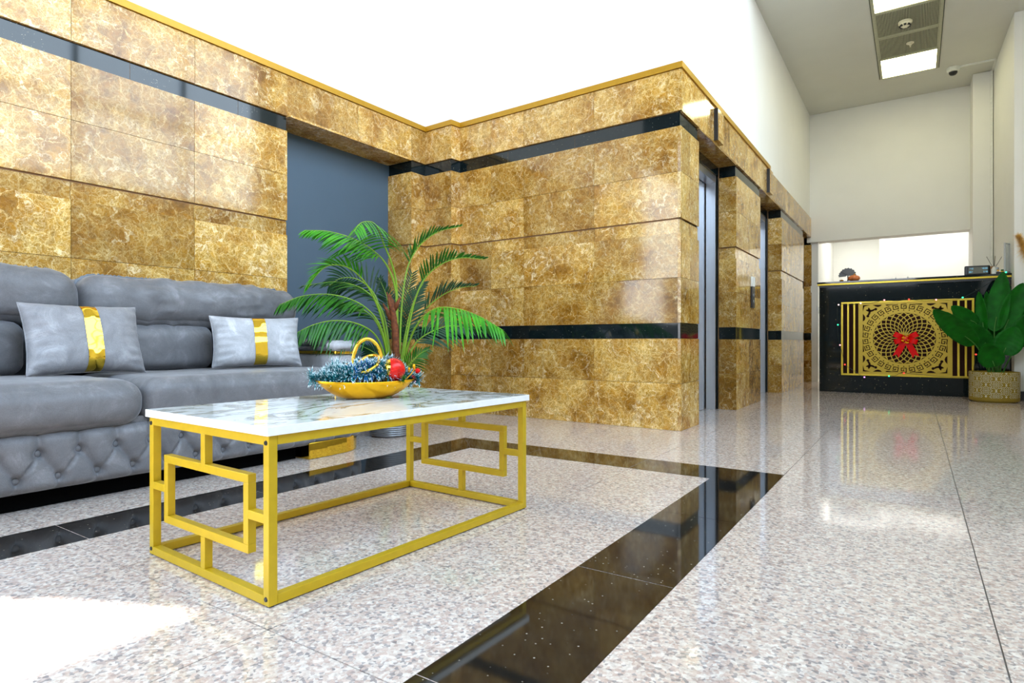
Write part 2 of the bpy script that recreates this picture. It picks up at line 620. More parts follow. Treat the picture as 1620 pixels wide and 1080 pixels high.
for a, b in ((4.377, 5.46), (6.433, 7.583), (9.215, 9.95)):
    w.box((-1.60, a, 2.138), (EX(a) + .003, b, 2.152), 0, rc())
w.box((-2.3, 9.0, 0), (-1.96, 10.4, 2.43), 2)
struct('wall_lift', w, stone)

# gold trim on top of the stone
w = MB()


def ledge(mb, pts, z0, z1, out, back):
    """strip that follows the plan line pts"""
    n = len(pts)
    o, b = [], []
    for i in range(n):
        ns = []
        for j in (i - 1, i):
            if 0 <= j < n - 1:
                d = (Vector(pts[j + 1]) - Vector(pts[j])).normalized()
                ns.append(Vector((d.y, -d.x)))
        m = sum(ns, Vector((0, 0)))
        if len(ns) == 2:
            m = m / (1 + ns[0].dot(ns[1]))
        p = Vector(pts[i])
        o.append(p + m * out)
        b.append(p - m * back)
    mb.prism([tuple(p) for p in o] + [tuple(p) for p in b[::-1]], z0, z1)


ledge(w, [L0, L3, L4, L5, E0, P(6.87)], 2.426, 2.467, .016, .05)
struct('trim_1', w, M['trim'])

# white walls above
w = MB()
core(w, [L0, L3, L4, L5, E0, P(SPLIT), (-4.0, SPLIT), (-4.0, L0[1])], 2.43, HIGH, 0)
core(w, [P(SPLIT), P(9.887), (-4.0, 9.887), (-4.0, SPLIT)], 2.43, CEIL, 0)
struct('wall_upper', w, M['white'])

# far wall with the wide opening into the back room
w = MB()
w.box((-1.34, 9.887, 2.07), (.60, 10.13, CEIL))
w.box((-1.34, 10.3, 0), (-1.24, 12.6, 2.6))
struct('wall_far', w, M['white'])
w = MB()
w.prism([(.598, 9.487), (.80, 9.487), (.80, 10.2), (.598, 10.2)], 0, CEIL - .004)
struct('pillar', w, M['white'])
w = MB()
w.prism([(.803, 10.2), (.803, 9.4), (.838, 7.95), (1.6, 7.95), (1.6, 10.2)], 0, CEIL)
RX = 1.35
w.box((RX, 5.4, 0), (RX + .25, 7.95, HIGH))
w.box((RX, -2.6, 0), (RX + .25, 5.4, 2.6))
w.box((RX, -2.6, 6.2), (RX + .25, 5.4, HIGH))
w.box((RX, -2.6, 2.6), (RX + .25, -2.2, 6.2))
struct('wall_right', w, M['white'])
w = MB()
w.box((.836, 7.935, 0), (RX, 7.95, .095))
struct('baseboard_right', w, M['blackplastic'])
# back wall: glazed front behind the camera; the wall left of the sofa end is glazed too
w = MB()
w.box((-2.1, -2.85, 0), (RX + .25, -2.6, 2.1))
w.box((0.0, -2.85, 2.1), (RX + .25, -2.6, HIGH))
w.box((-3.9, -2.85, 4.2), (0.0, -2.6, HIGH))
w.box((-3.9, -2.6, 0), (-3.64, -.318, .9))
w.box((-3.9, -2.6, 3.29), (-3.64, -.318, HIGH))
w.box((-3.9, -2.85, 0), (-3.64, -2.6, 4.2))
struct('wall_back', w, M['entry'])
w = MB()
for x in (-3.0, -2.1, -1.0):
    w.box((x - .03, -2.76, 0 if x < -2.2 else 2.1), (x + .03, -2.68, 4.2))
w.box((-3.64, -2.765, 2.07), (0.0, -2.675, 2.13))
struct('window_1', w, M['steel'])
w = MB()
for y in (-.9, .4, 1.7, 3.0, 4.3):
    w.box((RX + .08, y - .03, 2.6), (RX + .16, y + .03, 6.2))
for z in (3.6, 4.9):
    w.box((RX + .09, -2.2, z - .03), (RX + .15, 5.4, z + .03))
struct('window_2', w, M['steel'])
# back room
w = MB()
w.box((-.49, 11.6, 0), (1.8, 12.8, 2.6))
w.box((-1.34, 12.4, 0), (-.49, 12.8, 2.6))
w.box((1.5, 10.2, 0), (1.8, 11.6, 2.6))
w.box((-1.34, 10.13, 2.5), (1.8, 12.8, 2.62))
struct('wall_backroom', w, M['white'])

# ceiling
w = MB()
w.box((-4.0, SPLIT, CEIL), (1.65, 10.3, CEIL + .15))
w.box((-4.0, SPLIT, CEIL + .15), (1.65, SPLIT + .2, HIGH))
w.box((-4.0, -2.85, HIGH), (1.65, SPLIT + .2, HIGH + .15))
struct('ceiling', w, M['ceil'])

# floor: stone tiles, dark border
w = MB()
w.box((-5.0, -2.9, -.12), (1.8, 12.9, -.004), 1)
x0 = .14 - .63 * 9
y0 = 1.39 - .63 * 7
g = .0016
for i in range(13):
    for j in range(24):
        xa, ya = x0 + .63 * i, y0 + .63 * j
        if xa > 1.8 or ya > 12.6:
            continue
        w.box((max(xa, -5.0) + g, ya + g, -.01), (min(xa + .63, 1.8) - g, min(ya + .63, 12.9) - g, 0), 0)
struct('floor', w, [M['floor'], M['joint']])
w = MB()
bz0, bz1 = -.002, .0008
gx = .0015
xo, xi, yo, yi = -2.333, -2.088, 2.957, 2.697     # left strip outer/inner, far strip outer/inner
ro, ri = -.489, -.748
for k in range(9):
    ya, yb = yi - .63 * k, yi - .63 * (k + 1)
    ysh = .03
    if k == 0:
        w.prism([(xo, yo), (xo, yb), (xi, yb + 0), (xi, yi)][::-1], bz0, bz1)
        w.prism([(ri, yi - .02), (ri, yb), (ro, yb), (ro, yo - .025)][::-1], bz0, bz1)
    else:
        w.box((xo, yb + gx, bz0), (xi, ya - gx, bz1))
        w.box((ri, yb + gx, bz0), (ro, ya - gx, bz1))
xs = [xi, -1.73, -1.13, ri]
for a, b in zip(xs, xs[1:]):
    da = -.245 if a == xi else 0
    db = .259 if b == ri else 0
    ga = gx
    w.prism([(a + ga, yi - (.02 * (a - xi) / 1.34)), (b - ga, yi - (.02 * (b - xi) / 1.34)), (b + db - ga, yo - .025 * ((b + db - xo) / 1.85)), (a + da + ga, yo - .025 * ((a + da - xo) / 1.85))], bz0, bz1)
struct('floor_border', w, M['border'])

# lifts
for k, (a, b) in enumerate(((4.377, 5.46), (6.433, 7.583))):
    d = D.objects.new('door_%d' % (k + 1), None)
    COL.objects.link(d)
    d.location = (-1.5, (a + b) / 2, 0)
    tag(d, kind='structure')
    c = (a + b) / 2
    hw = (b - a) / 2
    w = MB().box((-.075, -hw + .02, .002), (-.055, hw - .05, 2.06))
    obj('door_panel', w, M['steel'], d)
    w = MB()
    w.box((-.045, hw - .05, 0), (.035, hw - .022, 2.08))
    w.box((-.045, -hw + .004, 0), (.035, -hw + .04, 2.08))
    w.box((-.045, -hw + .04, 2.0), (.035, hw - .05, 2.08))
    obj('door_frame', w, M['steel'], d)
    w = MB().box((-.09, -hw + .01, 2.06), (.05, hw - .01, 2.137))
    obj('header', w, M['black'], d)

# ------------------------------------------------------------------ ceiling things
LXa, LXb = -.372, .236
w = MB()
for xa, xb in ((LXa - .004, LXa), (LXb, LXb + .004)):
    w.box((xa - .004, SPLIT + .05, CEIL - .006), (xb + .004, 9.02, CEIL - .001), 1)
    w.box((xa + (.004 if xa < 0 else -.034), SPLIT + .05, CEIL - .008), (xb + (.034 if xa < 0 else -.004), 9.02, CEIL - .001), 0)
w.box((LXa, 9.008, CEIL - .006), (LXb, 9.02, CEIL - .001), 1)
struct('trim_2', w, [M['vent'], M['ventgap']])
lamps = [(8.395, 8.99, 'the counter'), (6.555, 7.165, 'x')]
for k, (a, b, _) in enumerate(lamps):
    t = thing('ceiling_light', ['square white ceiling light panel farthest down the lobby, beside the dome camera',
                                'white ceiling light panel cut by the top edge of the picture, past the vents'][k] if k < 2 else 'white ceiling light panel out of view above the lounge floor',
              'ceiling light', ((LXa + LXb) / 2, (a + b) / 2, CEIL - .012), group='light panels in the ceiling strip')
    hw, hl = (LXb - LXa) / 2 - .03, (b - a) / 2
    obj('diffuser', MB().box((-hw, -hl + .012, 0), (hw, hl - .012, .008)), M['lamp'], t)
    fr = MB()
    for s in (-1, 1):
        fr.box((-hw - .012, s * hl - .010, -.004), (hw + .012, s * hl + .010, .010))
        fr.box((s * (hw + .006) - .006, -hl + .01, -.003), (s * (hw + .006) + .006, hl - .01, .009))
    obj('frame', fr, M['vent'], t)
vs = [(7.805, 8.37, 'slatted olive ceiling vent that carries the small flat detector'), (7.19, 7.77, 'slatted olive ceiling vent that carries the larger smoke detector')]
for a, b, lab in vs:
    t = thing('ceiling_vent', lab, 'vent', ((LXa + LXb) / 2, (a + b) / 2, CEIL - .012), group='slatted vents in the ceiling strip')
    hw, hl = (LXb - LXa) / 2 - .03, (b - a) / 2
    obj('vent_back', MB().box((-hw, -hl, .004), (hw, hl, .010)), M['ventgap'], t)
    s = MB()
    n = 42
    for q in range(n):
        x = -hw + (q + .5) * 2 * hw / n
        s.box((x - .0034, -hl, -.004), (x + .0034, hl, .004))
    for sg in (-1, 1):
        s.box((-hw, sg * hl - .012, -.006), (hw, sg * hl + .012, .006))
    obj('louvre', s, M['vent'], t)
for (x, y, r, lab, big) in ((-.088, 7.50, .062, 'larger cream smoke detector with dark slots on the nearer vent', True), (-.047, 8.06, .036, 'small flat cream detector on the farther vent', False)):
    t = thing('smoke_detector', lab, 'smoke detector', (x, y, CEIL - .018))
    if big:
        obj('base', MB().lathe([(0, 0.001), (r, 0.001), (r, -.018), (r * .9, -.02)], 32), M['plasticw'], t, smooth='auto')
        obj('head', MB().lathe([(r * .92, -.02), (r * .85, -.035), (r * .45, -.055), (r * .3, -.06), (0, -.062)], 32), M['plasticw'], t, smooth='auto')
        for q in range(8):
            an = q * PI / 4
            mm = Matrix.Rotation(an, 4, 'Z')
            obj('slot', MB().box((r * .62, -.012, -.0525), (r * .84, .012, -.036), M=mm), M['blackplastic'], t)
    else:
        obj('base', MB().lathe([(0, .001), (r, .001), (r, -.008), (r * .5, -.012)], 28), M['plasticw'], t, smooth='auto')
        obj('head', MB().lathe([(r * .5, -.011), (r * .4, -.026), (0, -.03)], 28), M['plasticw'], t, smooth='auto')
        obj('sprinkler_stem', MB().lathe([(.006, -.028), (.006, -.05), (0, -.052)], 12), M['plasticw'], t, smooth='auto')
t = thing('security_camera', 'white dome security camera on the ceiling beside the farthest light panel', 'security camera', (.385, 9.13, CEIL))
obj('housing', MB().lathe([(0, 0), (.066, 0), (.068, -.02), (.062, -.045), (.047, -.056), (.0, -.057)], 36), M['whiteplastic'], t, smooth='auto')
obj('dome', MB().lathe([(.046, -.054), (.042, -.075), (.028, -.092), (0, -.098)], 32), M['blackplastic'], t, smooth=True)
t = thing('cable_trunking', 'thin white cable trunking running from the dome camera to the wall', 'cable trunking', (.6, 9.12, CEIL))
obj('ceiling_run', MB().box((-.152, -.015, -.018), (.196, .015, 0)), M['whiteplastic'], t, bevel=.002)
obj('wall_run', MB().box((.182, .0151, -.018), (.208, .34, 0)), M['whiteplastic'], t, bevel=.002)
obj('drop', MB().box((.170, .34, -3.4), (.196, .362, 0)), M['whiteplastic'], t, bevel=.002)

# lift indicators and call panel
for k, y in enumerate((4.83, 6.80)):
    t = thing('lift_indicator', ['small brown stone indicator box on the lintel over the nearer lift', 'small brown stone indicator box on the lintel over the farther lift'][k], 'lift indicator', (EX(y), y, 2.16), group='indicator boxes over the lifts')
    obj('box', MB().box((.003, -.07, 0), (.034, .09, .24), 0, rc()), M['marble'], t)
    obj('side_plate', MB().box((.003, -.082, -.003), (.034, -.0705, .243)), M['blackplastic'], t)
    obj('face_plate', MB().box((.0345, -.045, .03), (.037, .065, .21), 0, rc()), M['marble'], t, bevel=.001)
t = thing('call_panel', 'slim black lift call panel with a white display on the stone pier', 'call panel', (EX(6.05), 6.05, .92))
obj('body', MB().box((.001, -.055, 0), (.018, .055, .20)), M['blackplastic'], t, bevel=.003)
obj('display', MB().box((.001, -.055, .2005), (.02, .055, .295)), M['whiteplastic'], t, bevel=.003)
for q, z in enumerate((.06, .12)):
    obj('button', MB().lathe([(0, 0), (.016, 0), (.016, .004), (0, .004)], 20), M['steel'], t).matrix_local = Matrix.Translation((.018, 0, z)) @ Matrix.Rotation(PI / 2, 4, 'Y')
t = thing('wall_hook', 'small white hook on the wall just past the lifts', 'hook', (-1.20, 10.02, 1.02))
obj('plate', MB().box((-.04, .0, 0), (.03, .02, .10)), M['whiteplastic'], t, bevel=.003)
obj('hook_arm', MB().tube([(-.01, -.001, .02), (-.01, -.04, .02), (-.01, -.05, .06), (-.01, -.05, .11)], .006), M['steel'], t, smooth=True)
w = MB().box((-1.30, 9.97, 0), (-1.2, 10.06, 2.07))
struct('trim_3', w, M['white'])

# ------------------------------------------------------------------ soft shapes
def adopt(o, root):
    o.parent = root
    o.matrix_parent_inverse = (Matrix.Translation(root.location) @ root.rotation_euler.to_matrix().to_4x4()).inverted()
    return o


def softbox(a, b, r=.05, n=22, bulge=(0, 0, 0), wr=0.0, ws=6.0, seed=0, mb=None, mat_=0, stretch=(1, 1, 1), fold=0.0):
    mb = mb or MB()
    a, b = Vector(a), Vector(b)
    c, h = (a + b) / 2, (b - a) / 2
    cache = {}

    def cs(t):
        return math.sin((t * 2 - 1) * PI / 2) * .55 + (t * 2 - 1) * .45

    def vert(p):
        key = tuple(round(x, 5) for x in p)
        if key in cache:
            return cache[key]
        P = Vector((p[0] * h.x, p[1] * h.y, p[2] * h.z))
        rr = min(r, h.x, h.y, h.z)
        inn = Vector([max(-(h[k] - rr), min(h[k] - rr, P[k])) for k in range(3)])
        d = P - inn
        nrm = d.normalized() if d.length > 1e-9 else Vector((0, 0, 0))
        Q = inn + nrm * rr if d.length > 1e-9 else P
        for k in range(3):
            i, j = (k + 1) % 3, (k + 2) % 3
            if bulge[k]:
                Q[k] += bulge[k] * (1 if p[k] > 0 else -1) * abs(p[k]) ** 2 * max(0, 1 - p[i] ** 2) ** .7 * max(0, 1 - p[j] ** 2) ** .7
        if wr:
            w_ = Vector((Q.x * stretch[0], Q.y * stretch[1], Q.z * stretch[2])) * ws + Vector((seed * 7.3, seed, 0))
            Q += nrm * wr * (noise.noise(w_) + .5 * noise.noise(w_ * 2.3))
        if fold:
            w_ = Vector(((Q.y * 9 + Q.z * 5), (Q.z * 2.2 - Q.y * 1.2), seed * 3.1))
            e_ = max(0, 1 - max(abs(p[1]) - .55, 0) / .45)
            Q += nrm * fold * ((1 - min(1, abs(noise.noise(w_)) * 3.2)) ** 2) * e_ * (.55 + .5 * max(0, noise.noise(w_ * .3 + Vector((4, 4, 4)))))
        cache[key] = mb.vert(c + Q)
        return cache[key]
    for k in range(3):
        i, j = (k + 1) % 3, (k + 2) % 3
        for s in (-1, 1):
            for u in range(n):
                for v in range(n):
                    q = []
                    for (du, dv) in ((0, 0), (1, 0), (1, 1), (0, 1)):
                        p = [0, 0, 0]
                        p[k] = s
                        p[i] = cs((u + du) / n)
                        p[j] = cs((v + dv) / n)
                        q.append(vert(p))
                    mb.face(q if s > 0 else q[::-1], mat_)
    return mb


# ------------------------------------------------------------------ sofa
sofa = thing('sofa', 'long grey velvet sofa with a button tufted base and gold feet against the stone wall', 'sofa', (-3.05, 1.1, 0))
SX = -2.55
YS, YE, CR = -.25, 2.21, .23


def sofa_path(s):
    """plan point and outward normal along the front and round the corner"""
    if s < YE - YS:
        return Vector((SX, YS + s)), Vector((1, 0))
    a = (s - (YE - YS)) / CR
    if a < PI / 2:
        return Vector((SX - CR + CR * math.cos(a), YE + CR * math.sin(a))), Vector((math.cos(a), math.sin(a)))
    return Vector((SX - CR - (s - (YE - YS) - CR * PI / 2), YE + CR)), Vector((0, 1))


STOT = YE - YS + CR * PI / 2 + .62
BZ0, BZ1 = .07, .277
PITCH = .125
ZU, ZL = .203, .116
UOFF = (.837 - YS)


def segd(p, a, b):
    ab = (b[0] - a[0], b[1] - a[1])
    t = ((p[0] - a[0]) * ab[0] + (p[1] - a[1]) * ab[1]) / (ab[0] ** 2 + ab[1] ** 2)
    t = max(0, min(1, t))
    return math.hypot(p[0] - a[0] - ab[0] * t, p[1] - a[1] - ab[1] * t)


def tuft(s, z):
    u = (s - UOFF) / PITCH
    u = (u - math.floor(u)) * PITCH
    d = 9
    bd = 9
    for k in (-1, 0, 1, 2):
        U = (k * PITCH, ZU)
        V = (k * PITCH + PITCH / 2, ZL)
        d = min(d, segd((u, z), U, (U[0] + .002, BZ1 + .03)), segd((u, z), U, V), segd((u, z), U, (V[0] - PITCH, ZL)) * 2.6 + .008, segd((u, z), V, (V[0], BZ0 - .03)))
        bd = min(bd, math.hypot(u - U[0], z - U[1]), math.hypot(u - V[0], z - V[1]))
    puff = .024 * (1 - math.exp(-(d / .020) ** 1.1)) - .026 * math.exp(-(bd / .016) ** 2)
    return puff


def base_fn(i, j):
    s = i * STOT
    z = BZ0 + (BZ1 - BZ0) * j
    p, n = sofa_path(s)
    e = abs(2 * j - 1)
    off = tuft(s, z) - .018 - .035 * e ** 8
    p = p + n * off
    return (p.x, p.y, z)


w = MB()
w.grid(base_fn, 620, 40)
base = adopt(obj('tufted_base', w, M['sofa'], smooth=True), sofa)
# inner body (closes the base)
w = MB().prism([(SX - .05, YS), (SX - .05, YE), (SX - .1, YE + CR * .6), (SX - CR, YE + CR - .05), (-3.52, YE + CR - .05), (-3.52, YS)], .066, .30)
adopt(obj('body', w, M['sofa']), sofa)
w = MB().prism([(-2.64, YS + .2), (-2.64, 1.95), (-3.4, 1.95), (-3.4, YS + .2)], .001, .066)  # black block stands in for the deep shade under the sofa
adopt(obj('shade_block', w, M['dark']), sofa)
k0 = -8
for k in range(k0, 14):
    for du, z in ((0, ZU), (PITCH / 2, ZL)):
        s = UOFF + k * PITCH + du
        if s < .03 or s > STOT - .4:
            continue
        p, n = sofa_path(s)
        q = p + n * (tuft(s, z) - .018 + .013)
        b = MB().sphere((0, 0, 0), .0125, 12, 8, sc=(1, 1, .5))
        o = obj('button', b, M['sofa'], smooth=True)
        o.parent = base
        rot = Vector((n.x, n.y, 0)).to_track_quat('Z', 'Y').to_matrix().to_4x4()
        o.matrix_parent_inverse = Matrix.Translation(-sofa.location)
        o.matrix_basis = Matrix.Translation((q.x, q.y, z)) @ rot
        o.parent = base
        o.matrix_parent_inverse = Matrix.Identity(4)
# seat
adopt(obj('seat_cushion', softbox((-3.28, YS, .272), (-2.525, 1.186, .450), .075, 26, bulge=(.012, 0, .012), wr=.004, ws=5, seed=1), M['sofa'], smooth=True), sofa)
adopt(obj('seat_cushion', softbox((-3.28, 1.190, .272), (-2.545, 2.34, .451), .06, 26, bulge=(.010, 0, .008), wr=.004, ws=5, seed=2), M['sofa'], smooth=True), sofa)
# back
adopt(obj('back_frame', softbox((-3.555, YS, .27), (-3.36, 2.36, .85), .06, 14), M['sofa'], smooth=True), sofa)
for k, (a, b) in enumerate(((YS, .99), (1.035, 1.825), (1.85, 2.33))):
    adopt(obj('lumbar_cushion', softbox((-3.42, a, .452), (-3.15, b, .688), .06, 20, bulge=(.02, 0, 0), wr=.006, ws=6, seed=3 + k), M['sofa'], smooth=True), sofa)
for k, (a, b) in enumerate(((YS, 1.205), (1.195, 2.37))):
    mb = softbox((-3.53, a, .682), (-3.14, b, .918 if k == 0 else .908), .095, 44, bulge=(.012, 0, .012), wr=.012, ws=4.2, seed=11 + k, stretch=(.6, 1.7, 1.0), fold=.026)
    hc = adopt(obj('head_cushion', mb, M['sofa'], smooth=True), sofa)
    # gathered piping round the back seam
    pts = []
    zt, zb, r = (.925 if k == 0 else .915), .69, .10
    path = [(a + .004, zb), (a + .004, zt - r)]
    path += [(a + .004 + r * (1 - math.cos(t * PI / 2 / 6)), zt - r + r * math.sin(t * PI / 2 / 6)) for t in range(1, 7)]
    path += [(b - .004 - r + r * math.sin(t * PI / 2 / 6), zt - r + r * math.cos(t * PI / 2 / 6)) for t in range(0, 7)]
    path += [(b - .004, zb)]
    # resample
    acc = []
    for (y0_, z0_), (y1_, z1_) in zip(path, path[1:]):
        L = math.hypot(y1_ - y0_, z1_ - z0_)
        for q in range(max(1, int(L / .009))):
            t_ = q / max(1, int(L / .009))
            acc.append((y0_ + (y1_ - y0_) * t_, z0_ + (z1_ - z0_) * t_))
    pp = [Vector((-3.30 + .004 * random.uniform(-1, 1), y, z + .003 * random.uniform(-1, 1))) for y, z in acc]
    rr = [.0085 + .0035 * (q % 2) + .002 * random.random() for q in range(len(pp))]
    o = obj('gathered_piping', MB().tube(pp, rr, 7), M['piping'], smooth=True)
    o.parent = hc
# arm at the far end
adopt(obj('arm_core', softbox((-3.42, 2.285, .29), (-2.735, 2.43, .532), .03, 14), M['pillow2'], smooth=True), sofa)
adopt(obj('gold_band', MB().box((-3.40, 2.279, .528), (-2.727, 2.438, .546)), M['gold'], bevel=.004), sofa)
arm = adopt(obj('arm_pad', softbox((-3.42, 2.27, .545), (-2.79, 2.445, .580), .016, 16, bulge=(0, .008, .004), wr=.003, seed=21), M['sofa'], smooth=True), sofa)
o = obj('arm_cap', softbox((-3.42, 2.262, .577), (-2.76, 2.452, .606), .015, 16, bulge=(0, .004, .006), wr=.003, seed=22), M['sofa'], smooth=True)
adopt(o, sofa)
o = obj('arm_roll', softbox((-2.80, 2.258, .545), (-2.705, 2.46, .602), .028, 16, bulge=(.012, .004, .004), wr=.004, seed=23), M['pillow2'], smooth=True)
adopt(o, sofa)
# feet
def foot(pts, h=.084):
    return adopt(obj('foot', MB().prism(pts, 0.001, h), M['gold'], bevel=.003), sofa)
fp = [(-2.80, 1.968), (-2.553, 1.968), (-2.551, 2.08)]
fp += [(SX - CR + (CR - .006) * math.cos(q * PI / 2 / 10), YE - .03 + (CR - .005) * math.sin(q * PI / 2 / 10)) for q in range(0, 11)]
foot(fp)
foot([(-2.80, YS + .02), (-2.56, YS + .02), (-2.56, YS + .19), (-2.80, YS + .19)])
foot([(-3.5, YS + .02), (-3.41, YS + .02), (-3.41, YS + .19), (-3.5, YS + .19)])
foot([(-3.5, 2.0), (-3.41, 2.0), (-3.41, 2.2), (-3.5, 2.2)])


# ------------------------------------------------------------------ throw pillows
def pillow_pt(u, v, side, w_, h_, T, seed, off=0.0):
    x = w_ / 2 * u * (1 - .065 * (1 - v * v) * abs(u) ** 2)
    y = h_ / 2 * v * (1 - .075 * (1 - u * u) * abs(v) ** 2)
    t = T / 2 * (max(0, (1 - u ** 4)) * max(0, (1 - v ** 4))) ** .48
    p = Vector((x, y, side * t))
    edge = max(abs(u), abs(v))
    k = max(0, edge - .45) / .55
    wr = .007 * k * math.sin(23 * (u if abs(v) > abs(u) else v) + 3 * noise.noise(Vector((u * 2, v * 2, seed)))) * (1 - edge ** 8)
    p.z += side * (wr + .006 * noise.noise(Vector((u * 2.2 + seed, v * 2.2, side * 3))) * (1 - edge ** 4) + off)
    return p


def pillow(name, label, bl, br, up, w_, h_, T, u0, u1, m, seed, group):
    bl, br, up = Vector(bl), Vector(br), Vector(up)
    X = (br - bl).normalized()
    Y = (up - X * up.dot(X)).normalized()
    Z = X.cross(Y)
    c = (bl + br) / 2 + Y * h_ / 2
    root = thing(name, label, 'cushion', tuple((bl + br) / 2), group=group)
    R = Matrix((X, Y, Z)).transposed().to_4x4()
    Mx = Matrix.Translation(c - root.location) @ R
    n = 44
    mb = MB()
    for side in (1, -1):
        idx = [[mb.vert(Mx @ pillow_pt(math.sin((i / n * 2 - 1) * PI / 2), math.sin((j / n * 2 - 1) * PI / 2), side, w_, h_, T, seed)) for j in range(n + 1)] for i in range(n + 1)]
        for i in range(n):
            for j in range(n):
                q = (idx[i][j], idx[i + 1][j], idx[i + 1][j + 1], idx[i][j + 1])
                mb.face(q if side > 0 else q[::-1])
    obj('cover', mb, m, root, smooth=True)
    mb = MB()
    nb = 40
    for side in (1, -1):
        idx = [[mb.vert(Mx @ pillow_pt(u0 + (u1 - u0) * i / 6, math.sin((j / nb * 2 - 1) * PI / 2), side, w_, h_, T, seed, .0035)) for j in range(nb + 1)] for i in range(7)]
        for i in range(6):
            for j in range(nb):
                q = (idx[i][j], idx[i + 1][j], idx[i + 1][j + 1], idx[i][j + 1])
                mb.face(q if side > 0 else q[::-1])
    obj('metallic_band', mb, M['gold'], root, smooth=True)
    ed = []
    for (ua, va, ub, vb) in ((-1, -1, 1, -1), (1, -1, 1, 1), (1, 1, -1, 1), (-1, 1, -1, -1)):
        for q in range(24):
            t_ = q / 24
            ed.append(Mx @ pillow_pt(ua + (ub - ua) * t_, va + (vb - va) * t_, 1, w_, h_, 0, seed))
    obj('seam', MB().tube(ed, .0028, 6, closed=True), m, root, smooth=True)
    return root


pillow('throw_pillow', 'grey velvet cushion with a gold band, leaning where the two seats meet', (-2.93, .910, .459), (-2.93, 1.365, .459), (-.33, .0, 1), .445, .315, .15, -.10, .17, M['pillow'], 3, 'gold banded cushions on the sofa')
pillow('throw_pillow', 'paler grey cushion with a gold band, set beside the far sofa arm', (-2.99, 1.70, .464), (-2.85, 2.155, .464), (-.22, .05, 1), .46, .275, .13, -.13, .14, M['pillow2'], 8, 'gold banded cushions on the sofa')

# ------------------------------------------------------------------ coffee table
TB = thing('coffee_table', 'low table with a white veined marble top on a yellow gold lattice frame', 'coffee table', (-1.4805, 1.3385, 0), math.radians(-2.4))
hx, hy, TZ, tt = .296, .506, .388, .011
w = MB()
w.box((-hx - .008, -hy - .008, TZ), (hx + .008, hy + .008, TZ + .021), 1)
w.m[1] = 0
obj('table_top', w, [M['table'], M['tedge']], TB, bevel=.0012)
for sx in (-1, 1):
    for sy in (-1, 1):
        x, y = sx * (hx - tt), sy * (hy - tt)
        lg = obj('leg', MB().box((x - tt, y - tt, .003), (x + tt, y + tt, TZ - .0005)), M['frame'], TB, bevel=.0012)
        cp = MB()
        for z in (.018, TZ - .02):
            cp.lathe([(0, 0), (.0062, 0), (.0062, .002), (0, .002)], 14, 0, (0, 0, 0))
            for q in range(len(cp.v) - 44, len(cp.v)):
                pass
        for zc in (.018, TZ - .017):
            b = MB().lathe([(0, 0), (.006, 0), (.005, .002), (0, .002)], 14)
            o = obj('cap', b, M['blackplastic'], lg)
            o.matrix_local = Matrix.Translation((x, y + sy * tt, zc)) @ Matrix.Rotation(-sy * PI / 2, 4, 'X')
        o = obj('glide', MB().lathe([(0, 0), (.009, 0), (.009, .004), (0, .004)], 14), M['blackplastic'], lg)
        o.location = (x, y, 0)
for z in (.014, TZ - tt - .0006):
    nm = 'bottom_rail' if z < .1 else 'top_rail'
    zz = z - .0 if z < .1 else z
    for s in (-1, 1):
        y = s * (hy - tt)
        obj(nm, MB().box((-hx + 2 * tt + .0003, y - tt, zz - tt + .0), (hx - 2 * tt - .0003, y + tt, zz + tt)), M['frame'], TB, bevel=.0012)
        x = s * (hx - tt)
        obj(nm, MB().box((x - tt, -hy + 2 * tt + .0003, zz - tt), (x + tt, hy - 2 * tt - .0003, zz + tt)), M['frame'], TB, bevel=.0012)
for s in (-1, 1):
    y = s * (hy - tt)
    w = MB()
    b_ = tt * .95
    q = .210
    z0_, z1_ = .105, .290
    w.box((-q, y - b_, z1_ - 2 * b_), (q, y + b_, z1_))
    w.box((-q, y - b_, z0_), (q, y + b_, z0_ + 2 * b_))
    w.box((-q, y - b_, z0_ + 2 * b_), (-q + 2 * b_, y + b_, z1_ - 2 * b_))
    w.box((q - 2 * b_, y - b_, z0_ + 2 * b_), (q, y + b_, z1_ - 2 * b_))
    zc = (z0_ + z1_) / 2
    w.box((-hx + 2 * tt, y - b_, zc - b_), (-q, y + b_, zc + b_))
    w.box((q, y - b_, zc - b_), (hx - 2 * tt, y + b_, zc + b_))
    w.box((-b_, y - b_, z1_), (b_, y + b_, TZ - 2 * tt))
    w.box((-b_, y - b_, .025), (b_, y + b_, z0_))
    obj('side_lattice', w, M['frame'], TB, bevel=.0012)
TTOP = TZ + .021

# ------------------------------------------------------------------ bowl and its filling
BC = Vector((-1.535, 1.414, TTOP))
ax = Vector((-1.45 + 1.62, 1.554 - 1.274)).normalized()
BANG = math.atan2(ax.y, ax.x)
bowl = thing('bowl', 'shallow boat shaped golden bowl filled with tinsel on the coffee table', 'bowl', tuple(BC), BANG)
BL, BWd, BH = .168, .098, .058


def bowl_pt(th, k, inner):
    """k 0 centre of the base .. 1 rim"""
    c, s = math.cos(th), math.sin(th)
    r = .30 + .70 * k
    ee = 1 - .16 * abs(s) ** 3
    x, y = BL * r * c * (1 - .0 * k), BWd * r * s * ee
    lift = .006 * c * c
    z = (BH + lift) * (k ** 1.9)
    if inner:
        x *= .975
        y *= .97
        z += .003 * (1 - k) + .0005
    return (x, y, z)


